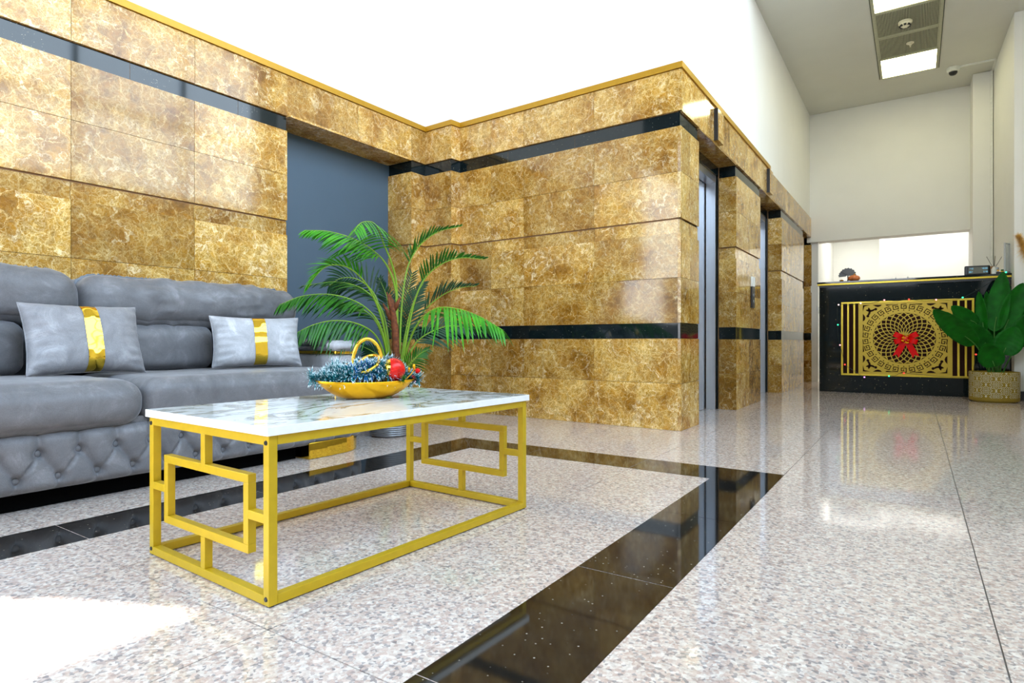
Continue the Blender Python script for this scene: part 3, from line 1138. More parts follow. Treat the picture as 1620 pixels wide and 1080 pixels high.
w = MB()
n = 56
rings = []
for kk in range(0, 13):
    rings.append([w.vert(bowl_pt(2 * PI * q / n, kk / 12, False)) for q in range(n)])
inr = []
for kk in range(12, -1, -1):
    inr.append([w.vert(bowl_pt(2 * PI * q / n, kk / 12, True)) for q in range(n)])
allr = rings + inr
for A, B in zip(allr, allr[1:]):
    for q in range(n):
        j = (q + 1) % n
        w.face((A[q], A[j], B[j], B[q]))
c0 = w.vert((0, 0, .0004))
c1 = w.vert((0, 0, .004))
for q in range(n):
    j = (q + 1) % n
    w.face((c0, rings[0][j], rings[0][q]))
    w.face((c1, inr[-1][q], inr[-1][j]))
obj('basin', w, M['satin'], bowl, smooth=True)
bw = lambda x, y, z: BC + Vector((ax.x * x - ax.y * y, ax.y * x + ax.x * y, z))

# tinsel garland
w = MB()
random.seed(11)
path = []
for q in range(90):
    t_ = q / 89
    an = t_ * 2 * PI * 2.3
    rx = (.15 - .07 * t_)
    ry = (.075 - .035 * t_)
    path.append(Vector((rx * math.cos(an), ry * math.sin(an), (.064 + .048 * t_) + .008 * math.sin(an * 3))))
path += [Vector((.13 + .04 * t_, -.01 - .02 * t_, .062 - .0 * t_)) for t_ in (0, .3, .6, 1)]
path += [Vector((-.13 - .05 * t_, .0, .066 + .006 * t_)) for t_ in (0, .3, .6, .9)]
w.tube(path[:90], .0025, 5, 0)
for p in path:
    for q in range(75):
        d = Vector((random.gauss(0, 1), random.gauss(0, 1), random.gauss(.25, 1))).normalized()
        L = random.uniform(.022, .042)
        o_ = p + Vector((random.uniform(-.006, .006), random.uniform(-.006, .006), random.uniform(-.006, .006)))
        if (o_ + d * L).z < .018:
            continue
        sd = d.cross(Vector((0, 0, 1)))
        if sd.length < .1:
            continue
        sd = sd.normalized() * .0014
        e = o_ + d * L * .72
        tip = o_ + d * L
        mm = 1 if (p.x > -.06 and p.x < .03 and p.y < 0 and random.random() < .45) else 0
        a, b = w.vert(o_ - sd), w.vert(o_ + sd)
        c, d2 = w.vert(e + sd * 1.1), w.vert(e - sd * 1.1)
        f_ = w.vert(tip)
        w.face((a, b, c, d2), mm)
        w.face((d2, c, f_), 2)
g = obj('tinsel_garland', w, [M['teal'], M['blue'], M['frost']])
g.matrix_world = Matrix.Translation(BC) @ Matrix.Rotation(BANG, 4, 'Z')
tag(g, 'teal tinsel garland with frosted tips heaped in the golden bowl', 'garland', kind='thing')

# gold knot of two rings standing in the garland
kc = at(582, 592, 2.02)
kn = thing('knot_ornament', 'golden tube bent into two interlocked rings, standing in the tinsel', 'ornament', tuple(kc))
right = Vector((CA, SA, 0))
fwd = Vector((-SA, CA, 0))


def ring(c, ex, ey, a, b, rad, t0=0, t1=2 * PI, n_=48, closed=True):
    pts = []
    for q in range(n_ if closed else n_ + 1):
        th = t0 + (t1 - t0) * q / n_
        pts.append(c + ex * (a * math.cos(th)) + ey * (b * math.sin(th)))
    return MB().tube(pts, rad, 12, closed=closed)


px2 = 2.02 / F
o = obj('upper_ring', ring(Vector((0, 0, 18 * px2)), right * math.cos(.5) + fwd * math.sin(.5), Vector((-.05, 0, 1)).normalized(), 23 * px2, 38 * px2, .0062), M['gold'], kn, smooth=True)
o = obj('lower_ring', ring(Vector((.0, 0, 17 * px2)) + right * .002 - fwd * .012, right * math.cos(.3) - fwd * .25 + Vector((0, 0, .18)), (fwd * .85 + Vector((0, 0, .42))).normalized(), 19 * px2, 27 * px2, .006), M['gold'], kn, smooth=True)
o = obj('tail', MB().tube([right * (-32 * px2) - fwd * .02 + Vector((0, 0, 16 * px2)), right * (-14 * px2) - fwd * .035 + Vector((0, 0, 13 * px2)), right * (4 * px2) - fwd * .03 + Vector((0, 0, 6 * px2)), right * (20 * px2) - fwd * .005 + Vector((0, 0, -4 * px2))], .0055, 12), M['gold'], kn, smooth=True)

bc = at(622, 585, 2.03)
ba = thing('bauble', 'round bauble half red and half gold, nestled in the bowl', 'bauble', tuple(bc))
rb = 19 * 2.03 / F


def baubm(half):
    mb = MB()
    nu, nv = 32, 20
    dv = (right * -1 - fwd * .45 + Vector((0, 0, .15))).normalized()
    q_ = dv.to_track_quat('Z', 'Y').to_matrix()
    prof = [(rb * math.sin(PI * k / nv), rb * math.cos(PI * k / nv)) for k in range(nv + 1)]
    prof = prof[:8] if half == 'gold' else prof[7:]
    mb.lathe(prof, nu)
    mb.v = [tuple(q_ @ Vector(v)) for v in mb.v]
    return mb


obj('red_half', baubm('red'), M['redball'], ba, smooth=True)
obj('gold_half', baubm('gold'), M['gold'], ba, smooth=True)

sp = thing('berry_sprig', 'sprig of red berries with green needles at the bowl edge beside the bauble', 'sprig', tuple(at(640, 600, 2.06)))
for (x, y, r_) in ((660.5, 586.5, 4.2), (653.5, 596, 3.6), (645.5, 604, 3.2), (656, 603, 2.6)):
    obj('berry', MB().sphere(at(x, y, 2.07) - sp.location, r_ * 2.07 / F, 14, 8), M['red'], sp, smooth=True)
w = MB()
c_ = at(638, 600, 2.0) - sp.location
for q in range(60):
    d = Vector((random.gauss(0, 1), random.gauss(0, 1), random.gauss(.2, 1))).normalized()
    sd = d.cross(Vector((.3, .2, 1))).normalized() * .0022
    L = random.uniform(.015, .024)
    w.face([w.vert(c_ - sd), w.vert(c_ + sd), w.vert(c_ + d * L)], 0)
obj('green_needles', w, M['palm'], sp)
w = MB()
w.tube([at(640, 602, 2.03) - sp.location, at(650, 592, 2.05) - sp.location, at(657, 582, 2.07) - sp.location], .0016, 6)
for (x, y) in ((655, 580), (647, 585)):
    w.sphere(at(x, y, 2.07) - sp.location, .005, 8, 6, sc=(1, 1, 2))
obj('gold_twig', w, M['satin'], sp, smooth=True)

# ------------------------------------------------------------------ palm
random.seed(23)
PD = 3.86
pc = at(617, 690, PD)
PB = Vector((pc.x, pc.y, 0))
palm = thing('potted_palm', 'tall palm with arching green fronds in a ribbed silver pot by the wall niche', 'palm', tuple(PB))
prof = [(0, .001), (.112, .001), (.116, .008)]
z = .008
k = 0
while z < .25:
    r = .118 + .038 * (z / .25) ** .8
    prof += [(r, z), (r + .005, z + .004), (r + .0055, z + .008), (r, z + .0122)]
    z += .0125
prof += [(.160, .262), (.152, .262), (.148, .235), (0, .235)]
obj('pot', MB().lathe(prof, 48), M['silver'], palm, smooth='auto', angle=60)
obj('soil', MB().lathe([(0, .240), (.10, .245), (.147, .237)][::-1], 32), M['soil'], palm, smooth=True)
tr = [PB + Vector((0, 0, .23)), at(629, 600, PD), at(627, 560, PD), at(625, 520, PD), at(622, 490, PD), at(615, 466, PD)]
mb = MB()


def cat(pts, n_):
    P_ = [Vector(p) for p in pts]
    P_ = [P_[0] * 2 - P_[1]] + P_ + [P_[-1] * 2 - P_[-2]]
    out = []
    m_ = len(P_) - 3
    for q in range(n_ + 1):
        t = q / n_ * m_
        i = min(int(t), m_ - 1)
        t -= i
        p0, p1, p2, p3 = P_[i:i + 4]
        out.append(.5 * ((2 * p1) + (p2 - p0) * t + (2 * p0 - 5 * p1 + 4 * p2 - p3) * t * t + (3 * p1 - p0 - 3 * p2 + p3) * t ** 3))
    return out


tp = cat(tr, 24)
mb.tube([p - PB for p in tp], [.025 - .004 * (q / 24) + .002 * (q % 2) - (.010 if q > 22 else 0) for q in range(25)], 10)
for (x, y, x2, y2) in ((622, 500, 612, 462), (625, 492, 633, 470), (618, 505, 606, 480)):
    mb.tube([at(x, y, PD) - PB, at((x + x2) / 2, (y + y2) / 2 - 2, PD - .02) - PB, at(x2, y2, PD - .02) - PB], [.016, .012, .004], 7)
obj('trunk', mb, M['bark'], palm, smooth=True)


def frond(pts, s0, nper, L, wd, vert, m, fwdw=.75, side=.75, name='frond', droop=.25, tipfac=.45, flat=False):
    P_ = cat([at(x, y, PD + dz) for x, y, dz in pts], 60)
    mb = MB()
    rr = [.0062 * (1 - q / 60) + .0014 for q in range(61)]
    mb.tube([p - PB for p in P_], rr, 6, 1)
    for q in range(nper):
        t = s0 + (1 - s0) * (q + .5) / nper
        i = min(59, int(t * 60))
        fr = t * 60 - i
        p = P_[i].lerp(P_[i + 1], fr)
        T = (P_[i + 1] - P_[i]).normalized()
        S = T.cross(Vector((0, 0, 1)))
        if flat or S.length < .15:
            S = T.cross(fwd) + fwd * (.0 if not flat else .25)
        S.normalize()
        U = S.cross(T).normalized()
        tt_ = (t - s0) / (1 - s0)
        ll = L * (.55 + .45 * math.sin(PI * min(1, tt_ * 1.25 + .12))) * (1 - (1 - tipfac) * tt_ ** 2)
        for sg in (-1, 1):
            d = (T * (fwdw + .5 * tt_) + S * sg * side + U * vert + Vector((0, 0, vert * .5))).normalized()
            d += Vector((random.gauss(0, .05), random.gauss(0, .05), random.gauss(0, .05)))
            d.normalize()
            l_ = ll * random.uniform(.9, 1.08)
            W = (T - d * T.dot(d)).normalized()
            nrm = d.cross(W).normalized()
            prev = None
            for e in range(6):
                s_ = e / 5
                c = p + d * (l_ * s_) + Vector((0, 0, -droop * l_ * s_ * s_))
                hw = wd * .5 * (math.sin(PI * (.12 + .88 * s_ ** .8)) ** .7 if s_ < 1 else .05)
                a, b = mb.vert(c - W * hw - PB), mb.vert(c + W * hw - PB)
                o_ = mb.vert(c + nrm * hw * .35 * (1 if nrm.z > 0 else -1) - PB)
                if prev:
                    mb.face((prev[0], prev[1], o_, a), 0)
                    mb.face((prev[1], prev[2], b, o_), 0)
                prev = (a, o_, b)
    return obj(name, mb, [m, M['rachis']], palm, smooth=True)


# upper left, long
frond([(628, 520, 0), (626, 460, -.02), (612, 420, -.08), (590, 396, -.16), (560, 378, -.24), (520, 366, -.30), (482, 364, -.33)], .42, 24, 0.232, 0.0125, -.45, M['palmbright'], droop=.25)
# top, coming forward
frond([(629, 520, 0), (627, 450, -.02), (619, 415, -.06), (608, 388, -.12), (600, 366, -.22), (590, 352, -.36), (572, 352, -.52), (560, 366, -.62)], .40, 21, 0.244, 0.0133, -.35, M['palmbright'], droop=.35, side=.95, fwdw=.4)
# middle left, arching over
frond([(615, 560, -.03), (604, 505, -.10), (590, 468, -.18), (572, 440, -.26), (548, 422, -.34), (520, 420, -.42), (500, 436, -.46), (486, 458, -.48)], .42, 21, 0.171, 0.0125, .25, M['palmbright'], droop=.2, side=.55)
# dark one behind it
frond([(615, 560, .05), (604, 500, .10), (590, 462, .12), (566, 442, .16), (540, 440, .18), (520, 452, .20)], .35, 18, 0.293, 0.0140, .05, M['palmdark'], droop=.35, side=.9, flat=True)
frond([(617, 560, .02), (610, 510, .06), (598, 480, .08), (570, 455, .06), (530, 446, .05), (478, 452, .03)], .40, 21, 0.183, 0.0117, -.1, M['palm'], droop=.3)
# long level left one
frond([(615, 580, -.04), (606, 530, -.10), (592, 500, -.16), (565, 478, -.24), (525, 466, -.32), (480, 468, -.40), (442, 482, -.46)], .42, 24, 0.207, 0.0133, -.4, M['palm'], droop=.35, tipfac=.6)
# lower left drooping comb
frond([(612, 585, -.06), (604, 550, -.12), (590, 526, -.20), (562, 511, -.30), (528, 507, -.38), (495, 514, -.44), (466, 528, -.48)], .36, 21, 0.207, 0.0148, -.75, M['palm'], droop=.4, tipfac=.6, side=.6)
frond([(615, 575, .02), (606, 535, 0), (594, 508, -.04), (575, 490, -.08), (548, 480, -.10), (520, 476, -.12)], .40, 15, 0.195, 0.0117, -.2, M['palm'], droop=.3)
# upper right
frond([(632, 560, 0), (635, 490, .02), (641, 440, .05), (650, 410, .08), (668, 384, .10), (695, 366, .10), (729, 358, .08)], .46, 20, 0.146, 0.0133, .35, M['palm'], droop=.1, side=.6, fwdw=.6)
# right, second
frond([(636, 575, -.02), (646, 520, -.04), (658, 470, -.08), (674, 438, -.10), (698, 418, -.14), (728, 408, -.18), (766, 410, -.20)], .44, 21, 0.159, 0.0133, .4, M['palm'], droop=.1, side=.6, fwdw=.6, tipfac=.55)
# dark right
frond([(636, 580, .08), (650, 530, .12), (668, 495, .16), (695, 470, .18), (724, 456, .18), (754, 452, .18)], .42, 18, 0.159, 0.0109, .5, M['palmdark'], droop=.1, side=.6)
# big bright right one
frond([(636, 585, -.06), (648, 540, -.14), (664, 508, -.22), (690, 488, -.32), (722, 488, -.42), (758, 500, -.50), (796, 522, -.56)], .40, 23, 0.317, 0.0172, -.25, M['palmbright'], droop=.45, side=.9, tipfac=.5)
# lower right dark
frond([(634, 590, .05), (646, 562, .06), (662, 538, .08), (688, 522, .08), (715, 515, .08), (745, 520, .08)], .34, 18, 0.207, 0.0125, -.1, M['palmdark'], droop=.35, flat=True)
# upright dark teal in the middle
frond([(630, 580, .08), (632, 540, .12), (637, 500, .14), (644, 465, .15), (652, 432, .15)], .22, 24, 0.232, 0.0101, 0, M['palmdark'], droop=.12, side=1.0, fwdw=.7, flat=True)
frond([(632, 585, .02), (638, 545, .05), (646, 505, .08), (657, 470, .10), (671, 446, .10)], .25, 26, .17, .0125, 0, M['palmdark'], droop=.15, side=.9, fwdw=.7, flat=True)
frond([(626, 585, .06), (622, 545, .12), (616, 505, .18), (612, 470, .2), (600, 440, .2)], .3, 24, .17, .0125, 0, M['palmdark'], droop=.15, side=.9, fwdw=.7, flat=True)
# low right and low left
frond([(632, 595, -.04), (642, 585, -.08), (652, 572, -.12), (664, 560, -.14), (678, 552, -.16)], .2, 14, 0.146, 0.0117, -.05, M['palm'], droop=.3, flat=True)
frond([(628, 595, .03), (618, 580, .04), (604, 566, .06), (588, 555, .06), (574, 548, .06)], .25, 15, 0.159, 0.0109, .05, M['palmdark'], droop=.25, flat=True)
frond([(629, 598, -.10), (620, 588, -.14), (606, 580, -.18), (590, 576, -.22)], .25, 11, 0.134, 0.0109, 0, M['palm'], droop=.3, flat=True)

# ------------------------------------------------------------------ reception counter
CT = thing('reception_counter', 'black granite reception counter with a gold fretwork front panel', 'counter', (-.06, 8.12, 0))
o0 = Vector(CT.location)
xL, xR = -.965 + .06, .835 + .06
w = MB()
for a, b in ((xL, -.45 + .06), (-.45 + .06, .24 + .06), (.24 + .06, .50 + .06), (.50 + .06, xR)):
    w.box((a + .0012, 0, .001), (b - .0012, .03, 1.248))
w.box((xL + .01, .02, .001), (xR - .005, .55, 1.246))
obj('body', w, M['counter'], CT)
obj('counter_top', MB().box((xL - .022, -.028, 1.291), (xR + .0, .62, 1.312)), M['counter'], CT, bevel=.002)
obj('gold_edge', MB().box((xL - .018, -.026, 1.270), (xR, .55, 1.2905)), M['railgold'], CT, bevel=.002)
obj('shadow_rail', MB().box((xL, -.012, 1.248), (xR, .54, 1.2695)), M['blackplastic'], CT)

# front panel (local frame: x, z; y negative towards the lobby)
pX0, pX1, pZ0, pZ1 = -.73 + .06, .524 + .06, .204, 1.064
panel = obj('front_panel', MB().box((pX0 + .004, -.012, pZ0 + .004), (pX1 - .004, .0, pZ1 - .004)), M['backing'], CT)
w = MB()
fw = .021
w.box((pX0, -.026, pZ1 - fw), (pX1, -.012, pZ1))
w.box((pX0, -.026, pZ0), (pX1, -.012, pZ0 + fw))
w.box((pX0, -.026, pZ0 + fw), (pX0 + fw, -.012, pZ1 - fw))
w.box((pX1 - fw, -.026, pZ0 + fw), (pX1, -.012, pZ1 - fw))
obj('rim', w, M['railgold'], panel, bevel=.002)
plX0, plX1 = -.552 + .06, .336 + .06
for q in range(2):
    for x in (pX0 + fw + .041 + q * .064, pX1 - fw - .041 - .02 - q * .064):
        obj('bar', MB().box((x, -.022, pZ0 + fw), (x + .02, -.012, pZ1 - fw)), M['railgold'], panel, bevel=.002)
w = MB()
YP = -.020
w.box((plX0, YP, pZ0 + fw), (plX1, -.012, pZ1 - fw), 0)
cx, cz = (plX0 + plX1) / 2, (pZ0 + pZ1) / 2 + .003
SXs = 1.04


def shape(pts):
    """dark cut-out: outline in the panel plane"""
    ar = sum(pts[i][0] * pts[(i + 1) % len(pts)][1] - pts[(i + 1) % len(pts)][0] * pts[i][1] for i in range(len(pts)))
    if ar < 0:
        pts = pts[::-1]
    mm = Matrix(((1, 0, 0, cx), (0, 0, -1, 0), (0, 1, 0, cz), (0, 0, 0, 1)))
    w.prism([(x, z) for x, z in pts], -YP - .001, -YP + .0012, 1, mm)


def pol(r, a):
    return (r * math.cos(a) * SXs, r * math.sin(a))


NR, ND = 7, 24
rad = [.045 * (1.262 ** k) for k in range(NR + 1)]
rad = [.05 + (.292 - .05) * ((k / NR) ** .82) for k in range(NR + 1)]
for k in range(1, NR):
    for q in range(ND):
        a = 2 * PI * (q + .5 * (k % 2)) / ND
        da = PI / ND * .74
        sh = .84
        r0, r1, r2 = rad[k - 1], rad[k], rad[k + 1]
        shape([pol(r1 + (r0 - r1) * sh, a), pol(r1, a + da), pol(r1 + (r2 - r1) * sh, a), pol(r1, a - da)])
for q in range(ND):
    a = 2 * PI * (q + .5 * (NR % 2)) / ND
    da = PI / ND * .78
    shape([pol(rad[NR] - .004, a + da), pol(rad[NR] - .004, a - da), pol(rad[NR - 1] + .012, a)])
for q in range(40):
    a = 2 * PI * q / 40
    c = pol(.318, a)
    shape([(c[0] + .0062 * math.cos(t * PI / 4), c[1] + .0062 * math.sin(t * PI / 4)) for t in range(8)])
G = [(.5, .5), (-.5, .5), (-.5, -.5), (.5, -.5), (.5, .12), (.0, .12), (.0, -.1)]
for q in range(30):
    a = 2 * PI * (q + .5) / 30
    c = pol(.360, a)
    er = Vector((math.cos(a), math.sin(a)))
    et = Vector((-er.y, er.x)) * -1
    S_ = .047
    hw = .0042
    for (x0_, y0_), (x1_, y1_) in zip(G, G[1:]):
        A = Vector((x0_, y0_)) * S_
        B = Vector((x1_, y1_)) * S_
        d = (B - A).normalized()
        A -= d * hw
        B += d * hw
        nn = Vector((-d.y, d.x)) * hw
        pp = [A + nn, A - nn, B - nn, B + nn]
        shape([(c[0] + (et * p.x + er * p.y).x, c[1] + (et * p.x + er * p.y).y) for p in pp])
# corner fretwork: scrolls and darts
hxp, hzp = (plX1 - plX0) / 2 - .045, .385
for sx in (-1, 1):
    for sz in (-1, 1):
        def cn(p):
            return (sx * (hxp - p[0]), sz * (hzp - p[1]))
        for sw in (0, 1):
            f2 = (lambda p: cn(p)) if sw == 0 else (lambda p: cn((p[1], p[0])))
            shape([f2(p) for p in ((.0, .02), (.075, .0), (.0, .0))])
            shape([f2(p) for p in ((.10, .0), (.19, .0), (.175, .018), (.15, .026), (.125, .018))])
            shape([f2(p) for p in ((.22, .0), (.33, .0), (.235, .014))])
            arc = []
            for t in range(9):
                an = PI * (.05 + .85 * t / 8)
                arc.append((.075 + .045 * math.cos(an) * 1.1, .045 + .034 * math.sin(an)))
            for t in range(8, -1, -1):
                an = PI * (.05 + .85 * t / 8)
                arc.append((.080 + .022 * math.cos(an) * 1.1, .045 + .012 * math.sin(an)))
            shape([f2(p) for p in arc])
            shape([f2((.128 + .015 * math.cos(t * PI / 5), .05 + .015 * math.sin(t * PI / 5))) for t in range(10)])
obj('fretwork_plate', w, [M['panelgold'], M['backing']], panel)


def onY(px, py, Y):
    r, u = (px - 810) / F, -(py - 540) / F
    t = Y / (CA + r * SA)
    return Vector(((-SA + r * CA) * t, Y, CAMH + u * t))


# bow
bo = onY(1433, 536, 8.075)
bow = thing('bow', 'red satin ribbon bow hanging in the middle of the gold panel', 'bow', tuple(bo))


def ribbon(mb, pts, wd, ups, th=.0012):
    """flat strip through pts, ups = width directions"""
    for sgn in (1, -1):
        ids = []
        for i, p in enumerate(pts):
            p = Vector(p)
            u_ = Vector(ups[min(i, len(ups) - 1)]).normalized() * wd / 2
            T = (Vector(pts[min(i + 1, len(pts) - 1)]) - Vector(pts[max(i - 1, 0)])).normalized()
            nn = T.cross(u_).normalized() * th / 2 * sgn
            ids.append((mb.vert(p - u_ + nn), mb.vert(p + u_ + nn)))
        for a, b in zip(ids, ids[1:]):
            mb.face((a[0], b[0], b[1], a[1]))


for ang, Lr in ((28, .125), (152, .125), (-18, .115), (198, .115)):
    a = math.radians(ang)
    d = Vector((math.cos(a), 0, math.sin(a)))
    u_ = Vector((-math.sin(a), 0, math.cos(a)))
    if math.cos(a) < 0:
        u_ = -u_
    pts = [d * .01 + Vector((0, -.012, 0)), d * Lr * .5 + Vector((0, -.045, 0)), d * Lr * .9 + Vector((0, -.045, 0)), d * Lr + Vector((0, -.025, 0)), d * Lr * .9 + Vector((0, -.006, 0)), d * Lr * .5 + Vector((0, -.002, 0)), d * .01 + Vector((0, -.008, 0))]
    pts = cat(pts, 24)
    mb = MB()
    ribbon(mb, pts, .058, [u_])
    obj('loop', mb, M['red'], bow, smooth=True)
for s in (-1, 1):
    mb = MB()
    pts = cat([(s * .012, -.012, -.01), (s * .035, -.018, -.07), (s * .065, -.012, -.135), (s * .085, -.010, -.175)], 12)
    ribbon(mb, pts, .062, [Vector((1, 0, .35 * s))])
    # notch the end
    e = len(pts)
    u_ = Vector((1, 0, .35 * s)).normalized() * .031
    p = pts[-1]
    q = p + Vector((s * .010, 0, -.028))
    mb.face([mb.vert(p - u_), mb.vert(p - u_ * .0), mb.vert(q - u_)])
    mb.face([mb.vert(p + u_ * .0), mb.vert(p + u_), mb.vert(q + u_)])
    obj('tail', mb, M['red'], bow, smooth=True)
obj('knot', softbox((-.028, -.045, -.03), (.028, -.004, .035), .015, 8, wr=.004, seed=4), M['redball'], bow, smooth=True)
mb = MB()
random.seed(5)
for q in range(22):
    mb.sphere((random.uniform(-.035, .035), -.048 + random.uniform(-.012, .006), random.uniform(-.045, .05)), random.uniform(.005, .010), 8, 6)
obj('gold_berries', mb, M['satin'], bow, smooth=True)

# string of lights
col = {'w': (1, .75, .7), 'g': (.05, 1, .45), 'r': (1, .06, .04), 'p': (.75, .35, 1), 'k': (1, .45, .5)}
bm = {k: emit('bulb_' + {'w': 'white', 'g': 'green', 'r': 'red', 'p': 'purple', 'k': 'pink'}[k], c, 1.6) for k, c in col.items()}
bulbs = [(1591.5, 430.5, 'g'), (1523, 470.5, 'g'), (1481, 474, 'k'), (1438, 473.5, 'r'), (1399, 474.5, 'k'), (1361.7, 479.7, 'w'), (1326.7, 482, 'w'), (1325.6, 513.6, 'g'), (1329, 545.7, 'k'), (1336.7, 576.4, 'r'), (1367.5, 596.4, 'p'), (1406.4, 594.7, 'g'), (1430, 590, 'r'), (1541.5, 597, 'w'), (1540, 588, 'r'), (1544, 560.5, 'r')]
sl = thing('string_lights', 'dark wire of small coloured bulbs draped round the gold panel', 'string lights', tuple(onY(1326, 545, 8.07)))
so = Vector(sl.location)
bp = [onY(x, y, 8.080) for x, y, _ in bulbs]
mid = []
for i, p in enumerate(bp):
    mid.append(p + Vector((0, .004, 0)))
    if i + 1 < len(bp):
        q = bp[i + 1]
        mid.append((p + q) / 2 + Vector((random.uniform(-.012, .012), .004, -.012)))
wp = cat(mid, 200)
obj('wire', MB().tube([p - so for p in wp], .0022, 6), M['wire'], sl, smooth=True)
for p, (x, y, c) in zip(bp, bulbs):
    obj('bulb', MB().sphere(p - so + Vector((0, -.004, 0)), .0085, 12, 8), bm[c], sl, smooth=True)

# ------------------------------------------------------------------ things on the counter
CZ = 1.3125


def onZ(px, Y, z=CZ):
    v = onY(px, 540, Y)
    return Vector((v.x, Y, z))


p = onZ(1546.5, 8.18)
t = thing('digital_clock', 'black digital clock with a grey screen standing on the counter', 'clock', tuple(p), math.radians(8))
hw, hh = .112, .105
obj('case', softbox((-hw, 0, 0), (hw, .035, hh), .012, 10), M['blackplastic'], t, smooth=True)
obj('screen', MB().box((-.080, -.0015, .018), (.088, .004, .088)), M['screen'], t)
SEG = {'0': 'abcdef', '1': 'bc', '2': 'abged', '3': 'abgcd', '4': 'fgbc', '5': 'afgcd', '6': 'afgedc', '7': 'abc', '8': 'abcdefg', '9': 'abcdfg'}
mb = MB()


def digit(mb, ch, x, z, s):
    a = s * .5
    segs = dict(a=((0, s), (a, s)), b=((a, s), (a, s / 2)), c=((a, s / 2), (a, 0)), d=((0, 0), (a, 0)), e=((0, 0), (0, s / 2)), f=((0, s / 2), (0, s)), g=((0, s / 2), (a, s / 2)))
    if ch == '.':
        mb.box((x, -.0025, z), (x + .002, -.0016, z + .002))
        return .005
    for k in SEG[ch]:
        (x0_, z0_), (x1_, z1_) = segs[k]
        mb.box((x + x0_ - .0009, -.0025, z + z0_ - .0009), (x + x1_ + .0009, -.0016, z + z1_ + .0009))
    return a + .0042


for txt, x, z in (('17.0', -.074, .066), ('48.88', .040, .066), ('057', -.074, .03), ('5.48', .052, .03)):
    for ch in txt:
        x += digit(mb, ch, x, z, .0135)
obj('digits', mb, M['digits'], t)

p = onZ(1567.5, 8.24)
t = thing('wooden_box', 'small light wooden box behind the digital clock', 'box', tuple(p))
obj('box_body', MB().box((-.03, 0, 0), (.03, .06, .082)), M['wood'], t, bevel=.003)
obj('lid', MB().box((-.031, -.001, .0825), (.031, .061, .096)), M['wood'], t, bevel=.003)
p = onZ(1572.5, 8.17)
t = thing('reed_diffuser', 'white reed diffuser bottle with three black sticks beside the clock', 'reed diffuser', tuple(p))
obj('bottle', MB().lathe([(0, 0), (.024, 0), (.025, .006), (.025, .058), (.014, .066), (.013, .082), (.009, .082), (.009, .06), (0, .06)], 28), M['whiteplastic'], t, smooth='auto')
for dx, dz in ((-.062, .195), (.010, .195), (.066, .185)):
    obj('reed', MB().tube([(dx * .08, 0, .062), (dx, .01, dz)], .0024, 6), M['blackplastic'], t, smooth=True)
p = onZ(1583, 8.15)
t = thing('desk_tray', 'low black tray with small items at the right end of the counter', 'tray', tuple(p))
w = MB().box((-.055, 0, 0), (.045, .10, .006))
for a, b in (((-.055, 0, .006), (.045, .005, .022)), ((-.055, .095, .006), (.045, .10, .022)), ((-.055, .005, .006), (-.05, .095, .022)), ((.04, .005, .006), (.045, .095, .022))):
    w.box(a, b)
obj('tray_body', w, M['blackplastic'], t)
for lab, nm, x, h_, m in (('small grey packet standing in the black tray', 'packet', -.03, .07, 'silver'), ('small green packet lying in the black tray', 'packet', .025, .045, 'palm')):
    q = thing(nm, lab, 'packet', tuple(p + Vector((x, .05, .0065))))
    obj('wrapper', softbox((-.02, -.02, 0), (.02, .02, h_), .008, 6), M[m], q, smooth=True)
    obj('stripe', MB().box((-.0203, -.0203, h_ * .4), (.0203, .0203, h_ * .55)), M['satin'], q)
p = onZ(1597, 8.20)
t = thing('frame_stand', 'upright slim frame stand seen edge on at the counter end by the wall', 'frame stand', tuple(p + Vector((-.012, 0, 0))), math.radians(62))
obj('frame', MB().box((-.075, -.008, .01), (.075, .008, .03)).box((-.075, -.008, .31), (.075, .008, .325)).box((-.075, -.008, .03), (-.06, .008, .31)).box((.06, -.008, .03), (.075, .008, .31)), M['glassgrey'], t, bevel=.002)
obj('sheet', MB().box((-.06, -.003, .03), (.06, .003, .31)), M['whiteplastic'], t)
obj('base', MB().box((-.08, -.03, 0), (.08, .03, .0095)), M['blackplastic'], t, bevel=.002)

# ornaments at the near end
p = onZ(1351, 8.22)
t = thing('ceramic_pumpkin', 'orange ribbed pumpkin ornament on the counter', 'ornament', tuple(p))
mb = MB()


def pump(i, j):
    th = 2 * PI * i
    ph = PI * j
    r = .062 * math.sin(ph) * (1 + .10 * abs(math.cos(th * 4.0)) - .05)
    return (r * math.cos(th), r * math.sin(th), .038 - .040 * math.cos(ph) * (1 if ph > PI / 2 else .95))


mb.grid(pump, 64, 16, closeu=True)
obj('body', mb, M['pumpkin'], t, smooth=True)
obj('stem', MB().tube([(0, 0, .072), (.004, 0, .086), (.012, 0, .092)], [.007, .005, .005], 8), M['satin'], t, smooth=True)
p = onZ(1341, 8.30)
FZ = .03
t = thing('leaf_sculpture', 'slate grey fan leaf sculpture with scalloped edge behind the pumpkin', 'ornament', tuple(p))
mb = MB()


def fan(cx_, cz_, R_, a0, a1, y, tilt):
    pts = [(cx_, cz_ - .005)]
    nn = 40
    for q in range(nn + 1):
        a = a0 + (a1 - a0) * q / nn
        r = R_ * (1 + .05 * math.sin(q * 1.1) + .03 * math.sin(q * 2.7))
        pts.append((cx_ + r * math.cos(a), cz_ + r * math.sin(a)))
    m3 = Matrix(((1, 0, 0, 0), (0, 0, -1, y), (0, 1, 0, 0), (0, 0, 0, 1)))
    mm = MB()
    mm.prism(pts, -.006, .006, 0, m3)
    return mm


